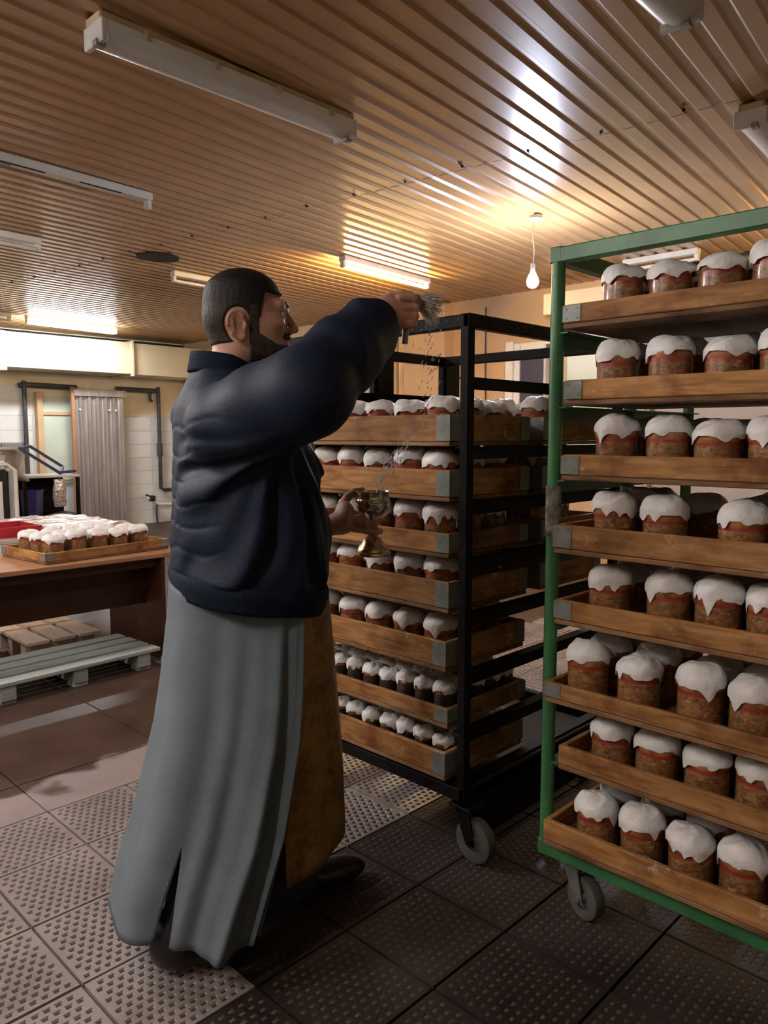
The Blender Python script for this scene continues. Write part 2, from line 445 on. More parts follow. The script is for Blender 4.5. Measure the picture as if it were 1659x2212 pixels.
# ---- floor: dark bed, cast plates with pits, smooth slabs
bed = MB().box(X0, X1, Y0, Y1, -0.10, -0.014).build('floor', M['groove'])
struct('floor', bed)
TX, TY = 0.305, 0.321
def plate_mesh(name, mats, pit_depth):
    """one cast plate with a staggered grid of pits, top at z = 0"""
    b = MB(); g = 0.004; w = TX - 2 * g; h = TY - 2 * g
    x0, y0 = g, g; nr, nc = 12, 10
    rim = 0.007; ph = 0.0150; px = 0.0190
    rp = (h - 2 * rim) / nr; cp = (w - 2 * rim) / nc
    ys = y0
    def flat(xa, xb, ya, yb):
        b.add([(xa, ya, 0), (xb, ya, 0), (xb, yb, 0), (xa, yb, 0)], [(0, 1, 2, 3)], 0)
    for r in range(nr):
        ya = y0 + rim + r * rp + (rp - ph) / 2; yb = ya + ph
        flat(x0, x0 + w, ys, ya); ys = yb
        off = (cp / 2 if r % 2 else 0); n = nc - (1 if r % 2 else 0)
        xs = x0
        for c in range(n):
            xa = x0 + rim + off + c * cp + (cp - px) / 2; xb = xa + px
            flat(xs, xa, ya, yb); xs = xb
            t = 0.0034; z = -pit_depth
            b.add([(xa, ya, 0), (xb, ya, 0), (xb, yb, 0), (xa, yb, 0), (xa + t, ya + t, z), (xb - t, ya + t, z), (xb - t, yb - t, z), (xa + t, yb - t, z)],
                  [(0, 1, 5, 4), (1, 2, 6, 5), (2, 3, 7, 6), (3, 0, 4, 7)], 0)
            b.add([(xa + t, ya + t, z), (xb - t, ya + t, z), (xb - t, yb - t, z), (xa + t, yb - t, z)], [(0, 1, 2, 3)], 1)
        flat(xs, x0 + w, ya, yb)
    flat(x0, x0 + w, ys, y0 + h)
    d = -0.014
    v = [(x0, y0, 0), (x0 + w, y0, 0), (x0 + w, y0 + h, 0), (x0, y0 + h, 0), (x0, y0, d), (x0 + w, y0, d), (x0 + w, y0 + h, d), (x0, y0 + h, d)]
    b.add(v, [(4, 5, 1, 0), (5, 6, 2, 1), (6, 7, 3, 2), (7, 4, 0, 3)], 0)
    return b.mesh(name, mats)
pm_clean = plate_mesh('floor_plate', [M['plate'], M['pit']], 0.0045)
pm_dirty_shaded = plate_mesh('floor_plate_dusty_shaded', [M['plate_dirty_shaded'], M['pit_flour']], 0.0012)
XL = 0.755; YL = 2.764
for i in range(-4, 13):
    for j in range(-9, 8):
        x = XL + i * TX; y = YL + j * TY
        if j >= 0 and i < 5: continue
        if y + TY > 4.9: continue
        cx, cy = x + TX / 2, y + TY / 2
        # rough field of view, so that plates behind the camera stay part of the plain bed
        if cx * 0.716 + cy * 0.698 < 0.55 or abs(0.698 * cx - 0.716 * cy) > 0.62 * (cx * 0.716 + cy * 0.698) + 0.35: continue
        dirty_shaded = (cx - cy) > -0.45 and cy < 1.75  # plates to the right of the man get the dirt-and-shadow variant
        o = put('floor_plate', pm_dirty_shaded if dirty_shaded else pm_clean, bed, (x, y, rng.uniform(-0.001, 0.001)), 0)
        o.rotation_euler = (rng.uniform(-0.002, 0.002), rng.uniform(-0.002, 0.002), 0)
def slab(x0, x1, y0, y1):
    MB().box(x0 + .003, x1 - .003, y0 + .003, y1 - .003, -0.014, 0.0).build('concrete_slab', M['slab'], bed, bevel=0.002)
ex = XL + 5 * TX
for a, b_ in ((-1.0, -0.16), (-0.16, 0.45), (0.45, 1.06), (1.06, 1.67), (1.67, ex)):
    slab(a, b_, YL, YL + 0.30)
    slab(a, b_, YL + 0.30, YL + 1.2)
    slab(a, b_, YL + 1.2, 4.86)
for a, b_ in ((X0, -1.0), ):
    slab(a, b_, YL, 4.86)
for k in range(5):
    for q in range(3):
        slab(X0 + q * 3.283, X0 + (q + 1) * 3.283, 4.86 + k * 1.228, 4.86 + (k + 1) * 1.228)
slab(4.73, X1, 0.0, 4.86)

# ---- ceiling: slab with corrugated sheets, ribs running away to the right
cs = MB().box(X0, X1, Y0, Y1, HC + 0.02, HC + 0.15).build('ceiling', M['ceiling_slab'])
struct('ceiling', cs)
def sheet_mesh(ln, n):
    b = MB(); pt = 0.1158; prof = []
    for k in range(n):
        y = k * pt
        prof += [(y, 0.0), (y + 0.060, 0.0), (y + 0.0725, 0.011), (y + 0.1033, 0.011)]
    prof.append((n * pt, 0.0))
    P = [[(x, y, z) for (y, z) in prof] for x in (0, ln)]
    b.grid(P)
    return b.mesh('corrugated_sheet', M['ceiling']), n * pt
# sheets run along the rib direction (turned 6 degrees); those reaching past the walls are hidden behind them
SW = 9 * 0.1158
sm, sw = sheet_mesh(3.0, 9)
rx = Vector((math.cos(RIB), math.sin(RIB), 0)); ry = Vector((-math.sin(RIB), math.cos(RIB), 0))
org = Vector((3.56, 1.2, 0)) - rx * 9.0 - ry * SW * 5
for c in range(5):
    for r in range(16):
        p = org + rx * (c * 3.0) + ry * (r * sw)
        cn = p + rx * 1.5 + ry * sw * .5
        if not (X0 - 1.6 < cn.x < X1 + 1.3 and Y0 - .8 < cn.y < Y1 + .7): continue
        # neighbouring rows overlap by a hair, like lapped sheets
        o = put('corrugated_sheet', sm, cs, (p.x, p.y, HC - 0.001 * (c % 2)), RIB)
# ceiling screws: rows across the ribs at the sheet ends
sb = MB().cyl((0, 0, -0.006), (0, 0, 0.006), 0.0065, 0.008, n=8); sb.box(-.003, .003, -.02, .0, -.006, -.003)
scr = sb.mesh('screw', M['black'])
for k in range(30):
    p = Vector((3.52, 1.2, 0)) + ry * (k * 0.386 - 0.05) + rx * rng.uniform(-.012, .012)
    if p.y > 10.5: break
    put('screw', scr, cs, (p.x, p.y, HC - 0.002), rng.uniform(0, 3))
# sooty round opening
hb = MB(); n = 28
pts = []
for i in range(n):
    t = 2 * math.pi * i / n
    rr = 0.17 * (1 + 0.05 * math.sin(3 * t + 1) + 0.03 * math.sin(7 * t))
    pts.append((rr * math.cos(t), rr * math.sin(t)))
hb.add([(x, y, -0.006) for x, y in pts] + [(x * .96, y * .96, 0.012) for x, y in pts], [tuple(range(n - 1, -1, -1))] + [(i, (i + 1) % n, n + (i + 1) % n, n + i) for i in range(n)])
o = hb.build('vent_cover', M['black'], None)
o.location = (3.28, 5.76, HC - 0.004)
tag(o, 'round sooty black vent patch on the ceiling left of the head', 'vent')

# ---- walls
def wall_box(name, x0, x1, y0, y1, z0, z1, m):
    return struct(name, MB().box(x0, x1, y0, y1, z0, z1).build(name, m))
wl = wall_box('wall_far_left', X0, X1 + .2, Y1, Y1 + .2, -0.1, HC + .15, M['wall_cream'])
wr = wall_box('wall_far_right', X1, X1 + .2, Y0, Y1, -0.1, HC + .15, M['wall_orange'])
wall_box('wall_near_left', X0 - .2, X0, Y0 - .2, Y1 + .2, -0.1, HC + .15, M['wall_plain'])
wall_box('wall_near_right', X0, X1 + .2, Y0 - .2, Y0, -0.1, HC + .15, M['wall_plain'])
# glazed tiles: far-left wall up to 1.65 m, far-right wall up to 1.60 m
tm_ = MB().box(0.002, 0.598, -0.014, 0.0, 0.002, 0.204).mesh('wall_tile', M['tile_white'], bevel=0.002)
tr_ = MB().box(-0.014, 0.0, 0.004, 0.396, 0.004, 0.206).mesh('wall_tile_b', M['tile_white'], bevel=0.002)
MB().box(3.0, X1, Y1 - 0.006, Y1 + .01, 0, 1.665).build('grout_bed', M['grout'], wl)
for r in range(8):
    for c in range(6):
        x = 3.05 + c * 0.6
        if x + .6 > X1 + .001: continue
        put('wall_tile', tm_, wl, (x, Y1, r * 0.206))
for r in range(2):
    for c in range(3):
        put('wall_tile', tm_, wl, (3.05 + c * 0.6 - .6, Y1, 1.648 + r * 0.206))
MB().box(X1 - 0.006, X1 + .01, 4.4, Y1, 0, 1.62).build('grout_bed', M['grout'], wr)
for r in range(5, 8):
    for c in range(16):
        put('wall_tile', tr_, wr, (X1, 4.62 + c * 0.4, r * 0.206 - 0.04))

# ---- far-left wall: duct, pipes, sliding metal door, window
d = thing('air_duct', 'cream boxed air duct running under the ceiling on the far left wall', 'duct')
MB().box(3.70, 5.42, 10.36, 10.98, 2.25, 2.70).build('duct_section', M['duct'], d, bevel=0.006)
MB().box(5.46, 6.63, 10.40, 10.98, 2.25, 2.70).build('duct_section', M['duct'], d, bevel=0.006)
MB().box(5.42, 5.46, 10.33, 10.98, 2.22, 2.72).build('flange', M['duct'], d, bevel=0.004)
MB().box(3.60, 3.70, 10.30, 10.98, 2.20, 2.70).build('end_flange', M['duct'], d, bevel=0.004)
struct('trim_1', MB().box(3.2, 6.63, 10.94, 10.995, 2.71, 2.80).build('trim_1', M['black']))
p = thing('pipework', 'dark pipe frame with two uprights on the far left wall', 'pipe')
MB().tube([(4.05, 10.90, 2.05), (4.12, 10.90, 2.07), (4.85, 10.90, 2.06)], 0.035).build('pipe', M['pipe_dark'], p, smooth=60)
MB().tube([(5.45, 10.90, 2.07), (6.14, 10.90, 2.06)], 0.035).build('pipe', M['pipe_dark'], p, smooth=60)
MB().tube([(4.12, 10.90, 2.12), (4.12, 10.90, 1.0), (4.12, 10.90, 0.5)], 0.03).build('pipe', M['pipe_dark'], p, smooth=60)
MB().tube([(6.14, 10.90, 2.12), (6.14, 10.90, 1.2), (6.14, 10.90, 0.55), (6.20, 10.90, 0.52), (6.6, 10.90, 0.52)], 0.03).build('pipe', M['pipe_dark'], p, smooth=60)
MB().cyl((6.14, 10.9, 1.05), (6.14, 10.9, 1.25), 0.045).build('coupling', M['pipe_dark'], p, smooth=60)
MB().tube([(6.0, 10.9, 2.05), (6.0, 10.9, 1.92), (6.03, 10.9, 1.90)], 0.022).build('hook', M['pipe_dark'], p, smooth=60)
v = thing('valve', 'small black valve on a low white pipe by the tiled wall', 'valve', (5.98, 10.86, 0))
MB().tube([(-.10, 0, .42), (.0, 0, .36), (.08, 0, .30), (.6, 0, .28)], [.02, .03, .025, .025]).build('pipe', M['white_paint'], v, smooth=60)
MB().lathe([(.0, -.05), (.05, -.04), (.055, .0), (.05, .04), (.0, .05)], 14, (-.02, 0, .40)).build('valve_body', M['black'], v, smooth=60)
MB().cyl((-.02, 0, .42), (-.12, 0, .46), .014).build('handle', M['black'], v, smooth=60)
MB().tube([(.06, 0, .30), (.04, -.02, .15), (.05, -.02, .0)], .018).build('drain', M['pipe_dark'], v, smooth=60)

# corrugated sliding door of sheet metal
md = thing('sliding_metal_door', 'tall corrugated sheet metal door panel hanging on the far left wall', 'door', (4.74, 10.74, 0))
P = [[], []]
nn = 60
for q, z in enumerate((0.06, 1.93)):
    for i in range(nn + 1):
        t = i / nn
        ph = (t * 6.0) % 1.0
        prof = 0.0 if ph < .35 else (ph - .35) / .15 if ph < .5 else 1.0 if ph < .85 else 1 - (ph - .85) / .15
        P[q].append((t * 0.74, -0.035 * prof, z))
b = MB(); b.grid(P)
o = b.build('sheet', M['sheet_metal'], md)
mod = o.modifiers.new('thick', 'SOLIDIFY'); mod.thickness = 0.004
MB().box(-.02, .76, -.06, .03, 1.93, 2.03).build('top_rail', M['sheet_metal'], md, bevel=.004)
MB().box(-.05, 0, -.03, .02, 0.04, 2.05).build('side_post', M['desk_edge'], md, bevel=.004)
for k, (hx, hz) in enumerate(((.06, 1.74), (.50, 1.74), (.60, 1.74))):
    MB().cyl((hx, -.05, hz), (hx, -.02, hz), .015, n=8).build('bolt', M['white_paint'], md)
w = MB().box(4.30, 4.80, 10.95, 10.985, 0.7, 1.95).build('window_1', M['wall_cream']); struct('w', w)
for z0, z1 in ((0.74, 1.66), (1.71, 1.93)):
    MB().box(4.36, 4.80, 10.93, 10.95, z0, z1).build('pane', M['pale_glass'], w)
MB().box(4.28, 4.36, 10.88, 10.98, 0.6, 1.98).build('frame_post', M['wall_orange'], w, bevel=.004)
MB().box(4.36, 4.80, 10.91, 10.97, 1.66, 1.71).build('frame_bar', M['wall_orange'], w, bevel=.004)

# ---- far-right wall: pipes, doors, window, beam
for nme, y, r_, m_ in (('a', 6.11, .055, 'pipe_orange'), ):
    MB().cyl((X1 - .07, y, 0.0), (X1 - .07, y, 2.80), r_).build('heating_pipe', M[m_], None, smooth=60)
    tag(bpy.data.objects['heating_pipe'], 'vertical orange painted heating pipe on the far right wall', 'pipe')
o = MB().box(X1 - .16, X1, 5.42, 6.02, 0.0, 2.80).build('trim_2', M['wall_orange'], None, bevel=.004); struct('t', o)
o = MB().box(X1 - .10, X1, 6.2, 6.62, 0.0, 2.80).build('trim_3', M['wall_orange'], None, bevel=.004); struct('t', o)
o = MB().tube([(X1 - .03, 6.58, 2.75), (X1 - .03, 6.58, 2.2), (X1 - .03, 6.55, 1.6)], .012, 6).build('cable', M['pipe_dark'], None)
tag(o, 'thin dark cable hanging down the orange wall above the black rack', 'cable')
o = MB().tube([(X1 - .02, 4.97, 2.72), (X1 - .02, 4.97, 2.1), (X1 - .02, 4.96, 1.75)], .008, 6).build('cable', M['pipe_dark'], None)
tag(o, 'thin cord on the orange wall right of the black rack post', 'cable')
dr = thing('cabinet_panel', 'cream painted panel door on the orange wall behind the raised arm', 'door')
MB().box(X1 - .06, X1 - .005, 6.68, 7.75, 1.0, 2.30).build('panel', M['tile_white'], dr, bevel=.004)
MB().box(X1 - .08, X1 - .005, 6.60, 6.68, 1.0, 2.36).build('frame_post', M['wall_orange'], dr, bevel=.004)
MB().box(X1 - .08, X1 - .005, 6.60, 7.80, 2.30, 2.36).build('frame_head', M['wall_orange'], dr, bevel=.004)
MB().box(X1 - .064, X1 - .058, 6.8, 7.7, 1.98, 1.995).build('panel_seam', M['grout'], dr)
o = MB().tube([(X1 - .20, 7.9, 1.62), (X1 - .20, 5.6, 1.62)], .03, 8).build('handrail', M['castor_metal'], None, smooth=60)
tag(o, 'grey horizontal rail along the white tiled dado behind the racks', 'rail')
w2 = MB().box(X1 - .10, X1 - .01, 4.18, 4.62, 0.9, 2.30).build('window_2', M['white_paint'], bevel=.01); struct('w', w2)
MB().box(X1 - .13, X1 - .10, 4.55, 4.64, 0.9, 2.32).build('frame_post', M['white_paint'], w2, bevel=.006)
MB().box(X1 - .12, X1 - .10, 4.47, 4.51, 0.9, 2.28).build('frame_post', M['white_paint'], w2, bevel=.006)
MB().box(X1 - .115, X1 - .10, 4.20, 4.46, 0.95, 2.2).build('pane', M['night_glass'], w2)
w3 = MB().box(X1 - .09, X1 - .01, 3.10, 4.05, 0.9, 2.28).build('window_3', M['beige'], bevel=.006); struct('w', w3)
MB().box(X1 - .11, X1 - .09, 3.50, 3.93, 0.95, 2.22).build('pane', M['pale_glass'], w3)
MB().box(X1 - .11, X1 - .09, 3.14, 3.44, 0.95, 2.22).build('pane', M['pale_glass'], w3)
pw = MB().box(X1 - .05, X1, -2.0, 3.06, 0.0, 2.24).build('trim_7', M['wall_grey']); struct('t', pw)
bmw = MB().box(X1 - .35, X1, 0.8, 4.06, 2.50, 2.70).build('trim_4', M['wall_cream'], bevel=.01); struct('t', bmw)
o = MB().box(X1 - .22, X1, 0.8, 4.06, 2.30, 2.50).build('trim_5', M['night_glass']); struct('t', o)
o = MB().box(X1 - .30, X1, 0.8, 4.06, 2.24, 2.30).build('trim_6', M['white_paint'], bevel=.004); struct('t', o)
for k in range(6):
    MB().box(6.50, 6.58, 2.22 + k * 0.12, 2.30 + k * 0.12, HC - .012, HC - .003).build('vent_slot', M['black'], cs)

# ---- lamps
def fitting(label, x0, y, ln=1.25, lit=None, kind='trough', ang=0.0, side=1, tubes=1):
    """ceiling batten: housing, end sockets, tube(s), each its own mesh"""
    t = thing('ceiling_lamp', label, 'lamp', (x0, y, HC), ang, 'ceiling strip lamps')
    z = 0.0
    if kind == 'closed':
        MB().box(0, ln, -.055, .055, z - .032, z).build('base', M['lamp_tan'], t, bevel=.006)
        P = []
        for x in (.02, ln - .02):
            row = []
            for i in range(13):
                a = math.pi * i / 12
                row.append((x, .068 * math.cos(a), z - .032 - .070 * math.sin(a) ** .6))
            P.append(row)
        b = MB(); b.grid(P); n = 13
        b.f.append(list(range(n))); b.mi.append(0)
        b.f.append(list(range(2 * n - 1, n - 1, -1))); b.mi.append(0)
        b.build('diffuser', M['diffuser'], t, smooth=40)
        for x in (.0, ln - .02):
            MB().box(x, x + .022, -.070, .070, z - .104, z - .028).build('end_cap', M['lamp_white'], t, bevel=.004)
        for k in range(4):
            for s in (-1, 1):
                x = .16 + k * (ln - .32) / 3
                MB().box(x, x + .016, s * .070 - .009, s * .070 + .009, z - .052, z - .022).build('clip', M['lamp_tan'], t, bevel=.002)
        MB().cyl((ln, .03, z - .05), (ln + .04, .03, z - .05), .022, n=12).build('cable_gland', M['lamp_tan'], t, smooth=50)
        MB().box(ln - .03, ln + .006, -.035, -.005, z - .112, z - .09).build('latch', M['castor_metal'], t, bevel=.002)
        MB().box(-.006, .03, -.035, -.005, z - .112, z - .09).build('latch', M['castor_metal'], t, bevel=.002)
    else:
        MB().box(0, ln, -.035, .035, z - .045, z).build('housing', M['lamp_white'], t, bevel=.004)
        if kind == 'slot':
            MB().box(.15, .55, -.030, -.012, z - .047, z - .044).build('slot', M['black'], t)
            MB().box(.75, 1.0, -.030, -.012, z - .047, z - .044).build('slot', M['black'], t)
            MB().box(.30, .38, .0, .02, z - .05, z - .044).build('starter', M['castor_metal'], t)
        for x in (.0, ln - .03):
            MB().box(x, x + .03, -.022, .022, z - .095, z - .045).build('socket', M['lamp_white'], t, bevel=.003)
        if kind != 'slot':
            m_ = M[lit] if lit else M['tube_off']
            for q in range(tubes):
                yy = 0 if tubes == 1 else (-.03, .03)[q]
                MB().cyl((.03, yy, z - .082), (ln - .03, yy, z - .082), .014, n=12).build('tube', m_, t, smooth=60)
    return t
fitting('closed unlit strip lamp with pale diffuser, nearest on the ceiling', 1.29, 2.66, 1.20, kind='closed', ang=R(0.5))
fitting('unlit white batten without tube at the left edge of the ceiling', 1.22, 4.24, 1.20, kind='slot', ang=R(4))
fitting('lit warm yellow strip lamp above the raised hand', 4.28, 4.65, 1.20, lit='warm_tube', ang=R(6))
fitting('lit cold white strip lamp above the cream duct', 3.72, 9.68, 1.25, lit='cold_tube', ang=R(8), tubes=2)
fitting('unlit strip lamp left of the lit one above the duct', 2.3, 9.50, 1.25, ang=R(8))
fitting('unlit tube lamp at the left edge near the black vent patch', 1.18, 5.78, 1.20, ang=R(4))
fitting('unlit tube lamp just behind the head', 3.64, 6.16, 1.20, ang=R(3))
fitting('unlit lamp end at the top edge above the green rack', 1.40, 1.16, 1.20, kind='closed')
fitting('pale unlit lamp at the right edge of the ceiling', 3.60, 1.29, 1.20, kind='closed', ang=R(4))
fitting('unlit warm tube lamp high on the far right wall beam', 6.05, 2.50, 0.62, ang=R(90))
# switched-on lamps that continue the rows outside the picture, plus an added fill lamp
fitting('lit lamp of the second row left of the picture', -0.75, 4.20, 1.25, lit='key_tube', ang=R(4), tubes=2)
fitting('lit lamp of the fourth row left of the picture', -0.35, 7.30, 1.25, lit='key_tube', ang=R(4), tubes=2)
fitting('lit lamp of the third row left of the picture', -2.35, 2.60, 1.25, lit='key_tube', ang=R(4), tubes=2)
fitting('added unseen fill lamp in the first row left of the picture', -1.75, 1.00, 1.25, lit='added_fill_tube', ang=R(4), tubes=2)  # added unseen, to brighten the man and rack fronts from the camera side
fitting('lit warm lamp of the first row right of the picture', 5.05, 1.20, 1.25, lit='amber_tube', ang=R(4))

# hanging bulb
bl = thing('hanging_bulb', 'glowing bare light bulb hanging on a cord beside the green rack', 'lamp', (4.41, 2.925, 0))
MB().tube([(.02, 0, HC), (.0, .01, 2.70), (.012, 0, 2.60), (0, 0, 2.50)], .004, 6).build('cord', M['white_paint'], bl, smooth=60)
MB().cyl((0, 0, 2.455), (0, 0, 2.51), .016, .013, n=14).build('socket', M['castor_metal'], bl, smooth=50)
MB().lathe([(.0, 2.352), (.020, 2.355), (.034, 2.368), (.040, 2.390), (.036, 2.412), (.024, 2.438), (.015, 2.456)], 20).build('glass', M['bulb'], bl, smooth=80)
MB().cyl((.02, 0, HC - .02), (.02, 0, HC), .045, n=14).build('rose', M['lamp_white'], bl, smooth=50)

# ================================================================== trays, cakes, racks
# ---- one tray (long side along Y): near-left corner of the front board at the origin, running to -Y, depth +X
def tray_set(ln, dp, h, tag_):
    t = 0.016
    side = MB().box(0, ln, 0, t, 0.014, h).mesh('side_board' + tag_, M['wood_tray'], bevel=.0025)
    end = MB().box(0, dp - 2 * t, 0, t, 0.014, h).mesh('end_board' + tag_, M['wood_tray'], bevel=.0025)
    base = MB().box(0, ln, 0, dp, 0, .013).mesh('base_panel' + tag_, M['wood_base'], bevel=.002)
    b = MB(); w = 0.052
    b.box(-.0025, w, -.0025, .0, .017, h - .003); b.box(-.0025, 0, -.0025, w, .017, h - .003)
    for (x, z) in ((.010, .025), (.042, .025), (.010, h - .012), (.042, h - .012)):
        b.cyl((x, -.004, z), (x, -.002, z), .0028, n=6)
    br = b.mesh('corner_bracket' + tag_, M['zinc'])
    return side, end, base, br, ln, dp, h
def make_tray(name, label, ts, loc, rotz, group, brackets=(0, 1, 2, 3)):
    """tray with local X along the long side, local Y the depth"""
    side, end, base, br, ln, dp, h = ts; t = .016
    o = thing(name, label, 'tray', loc, rotz, group)
    put('base_panel', base, o)
    put('side_board', side, o); put('side_board', side, o, (0, dp - t, 0))
    put('end_board', end, o, (t, t, 0), R(90)); put('end_board', end, o, (ln, t, 0), R(90))
    for k in brackets:
        p, a = (((0, 0, 0), 0), ((ln, 0, 0), R(90)), ((ln, dp, 0), R(180)), ((0, dp, 0), R(270)))[k]
        put('corner_bracket', br, o, p, a)
    return o

# ---- cakes
def icing_mesh(seed, r0, h, zb, drip, n=44):
    rg = random.Random(seed)
    ph = [rg.uniform(0, 6.28) for _ in range(6)]
    drips = [(rg.uniform(0, 6.28), rg.uniform(.35, 1.0) * drip, rg.uniform(.07, .19)) for _ in range(rg.randint(3, 7))]
    ex = rg.uniform(-.006, .006); ey = rg.uniform(-.006, .006)
    hh = h * rg.uniform(.88, 1.12)
    rows = []; K = 12
    def low(t):
        d = .006 + .006 * math.sin(2 * t + ph[0]) + .005 * math.sin(5 * t + ph[1]) + .003 * math.sin(9 * t + ph[2])
        for (a, l, w) in drips:
            dd = (t - a + math.pi) % (2 * math.pi) - math.pi
            d += l * math.exp(-(dd / w) ** 2)
        return d
    for k in range(K + 1):
        s = k / K; row = []
        a = s * math.pi / 2
        for i in range(n):
            t = 2 * math.pi * i / n
            wob = 1 + .03 * math.sin(3 * t + ph[3]) + .02 * math.sin(4 * t + ph[4])
            r = r0 * wob * math.sin(a) ** .82 if s > 0 else 0.0
            z = zb + hh * math.cos(a) ** .9 if s < 1 else zb
            z += (.0022 * math.sin(5 * t + 9 * s + ph[5]) + .004 * math.sin(2 * t + 3 * s + ph[1])) * math.sin(math.pi * min(1, s * 1.1))
            row.append((r * math.cos(t) + ex * math.cos(a), r * math.sin(t) + ey * math.cos(a), z))
        rows.append(row)
    # skirt with drips, then the underside turned in
    for q in (.5, 1.0):
        row = []
        for i in range(n):
            t = 2 * math.pi * i / n; wob = 1 + .03 * math.sin(3 * t + ph[3]) + .02 * math.sin(4 * t + ph[4])
            r = r0 * wob * (1.0 - .012 * q)
            row.append((r * math.cos(t), r * math.sin(t), zb - low(t) * q))
        rows.append(row)
    row = []
    for i in range(n):
        t = 2 * math.pi * i / n
        row.append(((r0 * .93) * math.cos(t), (r0 * .93) * math.sin(t), zb - low(t) + .003))
    rows.append(row)
    b = MB(); b.grid(rows, closed=True)
    return b.mesh('icing', M['icing'], smooth=70)
def crust_mesh(seed, r, z0, z1):
    rg = random.Random(seed); p0 = rg.uniform(0, 6)
    rows = []
    for (k, q) in ((.94, 0), (1.0, .25), (1.035, .55), (1.0, .9), (.7, 1.15)):
        row = []
        for i in range(24):
            t = 2 * math.pi * i / 24; w = 1 + .02 * math.sin(2 * t + p0) + .012 * math.sin(5 * t + p0 * 2)
            row.append((r * k * w * math.cos(t), r * k * w * math.sin(t), z0 + (z1 - z0) * q))
        rows.append(row)
    b = MB(); b.grid(rows, closed=True); b.f.append(list(range(24 * 4, 24 * 5))); b.mi.append(0)
    return b.mesh('crust', M['crust'], smooth=60)
def wrap_mesh(r, h, m):
    b = MB(); n = 28
    b.lathe([(r * .985, 0), (r * .99, .002), (r, h), (r * .965, h), (r * .95, .01)], n)
    return b.mesh('paper_form', m, smooth=50)
BIG = dict(w=wrap_mesh(.0565, .099, M['wrapper']), c=[crust_mesh(k, .0565, .096, .126) for k in range(3)],
           i=[icing_mesh(k, .0625, .046, .117, .026) for k in range(9)])
FLAT = dict(w=BIG['w'], c=BIG['c'], i=[icing_mesh(20 + k, .064, .034, .112, .012) for k in range(5)])
SML = dict(w=wrap_mesh(.036, .078, M['dark_paper']), c=[crust_mesh(10 + k, .036, .074, .098) for k in range(2)],
           i=[icing_mesh(40 + k, .0405, .030, .092, .012) for k in range(5)])
NCAKE = [0]
def cake(label, loc, kit, group, sc=1.0):
    NCAKE[0] += 1
    o = thing('easter_cake', label, 'cake', loc, rng.uniform(0, 6.28), group)
    o.scale = (sc, sc, sc * rng.uniform(.94, 1.06))
    o.rotation_euler[0] = rng.uniform(-.03, .03)
    put('paper_form', kit['w'], o)
    put('crust', rng.choice(kit['c']), o)
    put('icing', rng.choice(kit['i']), o)
    return o

# ---- racks: frame object with posts, rails, castors
def castor(parent, x, y, turn, m_fork='castor_metal', r=.062):
    c = put('castor', MB().box(-.045, .045, -.04, .04, r * 2 + .030, r * 2 + .038).mesh('castor', M[m_fork], bevel=.002), parent, (x, y, 0), turn)
    b = MB()
    for s in (-1, 1):
        b.add([(.03, s * .028 - .002, r * 2 + .03), (-.03, s * .028 - .002, r * 2 + .03), (-.058, s * .028 - .002, r - .012), (-.022, s * .028 - .002, r - .012),
               (.03, s * .028 + .002, r * 2 + .03), (-.03, s * .028 + .002, r * 2 + .03), (-.058, s * .028 + .002, r - .012), (-.022, s * .028 + .002, r - .012)],
              [(0, 1, 2, 3), (7, 6, 5, 4), (0, 4, 5, 1), (1, 5, 6, 2), (2, 6, 7, 3), (3, 7, 4, 0)])
    b.cyl((-.04, -.036, r), (-.04, .036, r), .009, n=10)
    put('fork', b.mesh('fork', M[m_fork]), c)
    b = MB(); prof = [(.030, -.018), (r - .010, -.020), (r - .002, -.017), (r, -.008), (r, .008), (r - .002, .017), (r - .010, .020), (.030, .018)]
    n = 28; v = []; f = []
    for rr, yy in prof:
        for i in range(n):
            t = 2 * math.pi * i / n; v.append((-.04 + rr * math.cos(t), yy, r + rr * math.sin(t)))
    for k in range(len(prof) - 1):
        for i in range(n): f.append((k * n + i, k * n + (i + 1) % n, (k + 1) * n + (i + 1) % n, (k + 1) * n + i))
    b.add(v, f)
    put('tyre', b.mesh('tyre', M['rubber'], smooth=40), c)
    b = MB().cyl((-.04, -.012, r), (-.04, .012, r), .032, n=20); b.cyl((-.04, -.022, r), (-.04, .022, r), .014, n=14)
    put('hub', b.mesh('hub', M['castor_metal'], smooth=40), c)
    return c
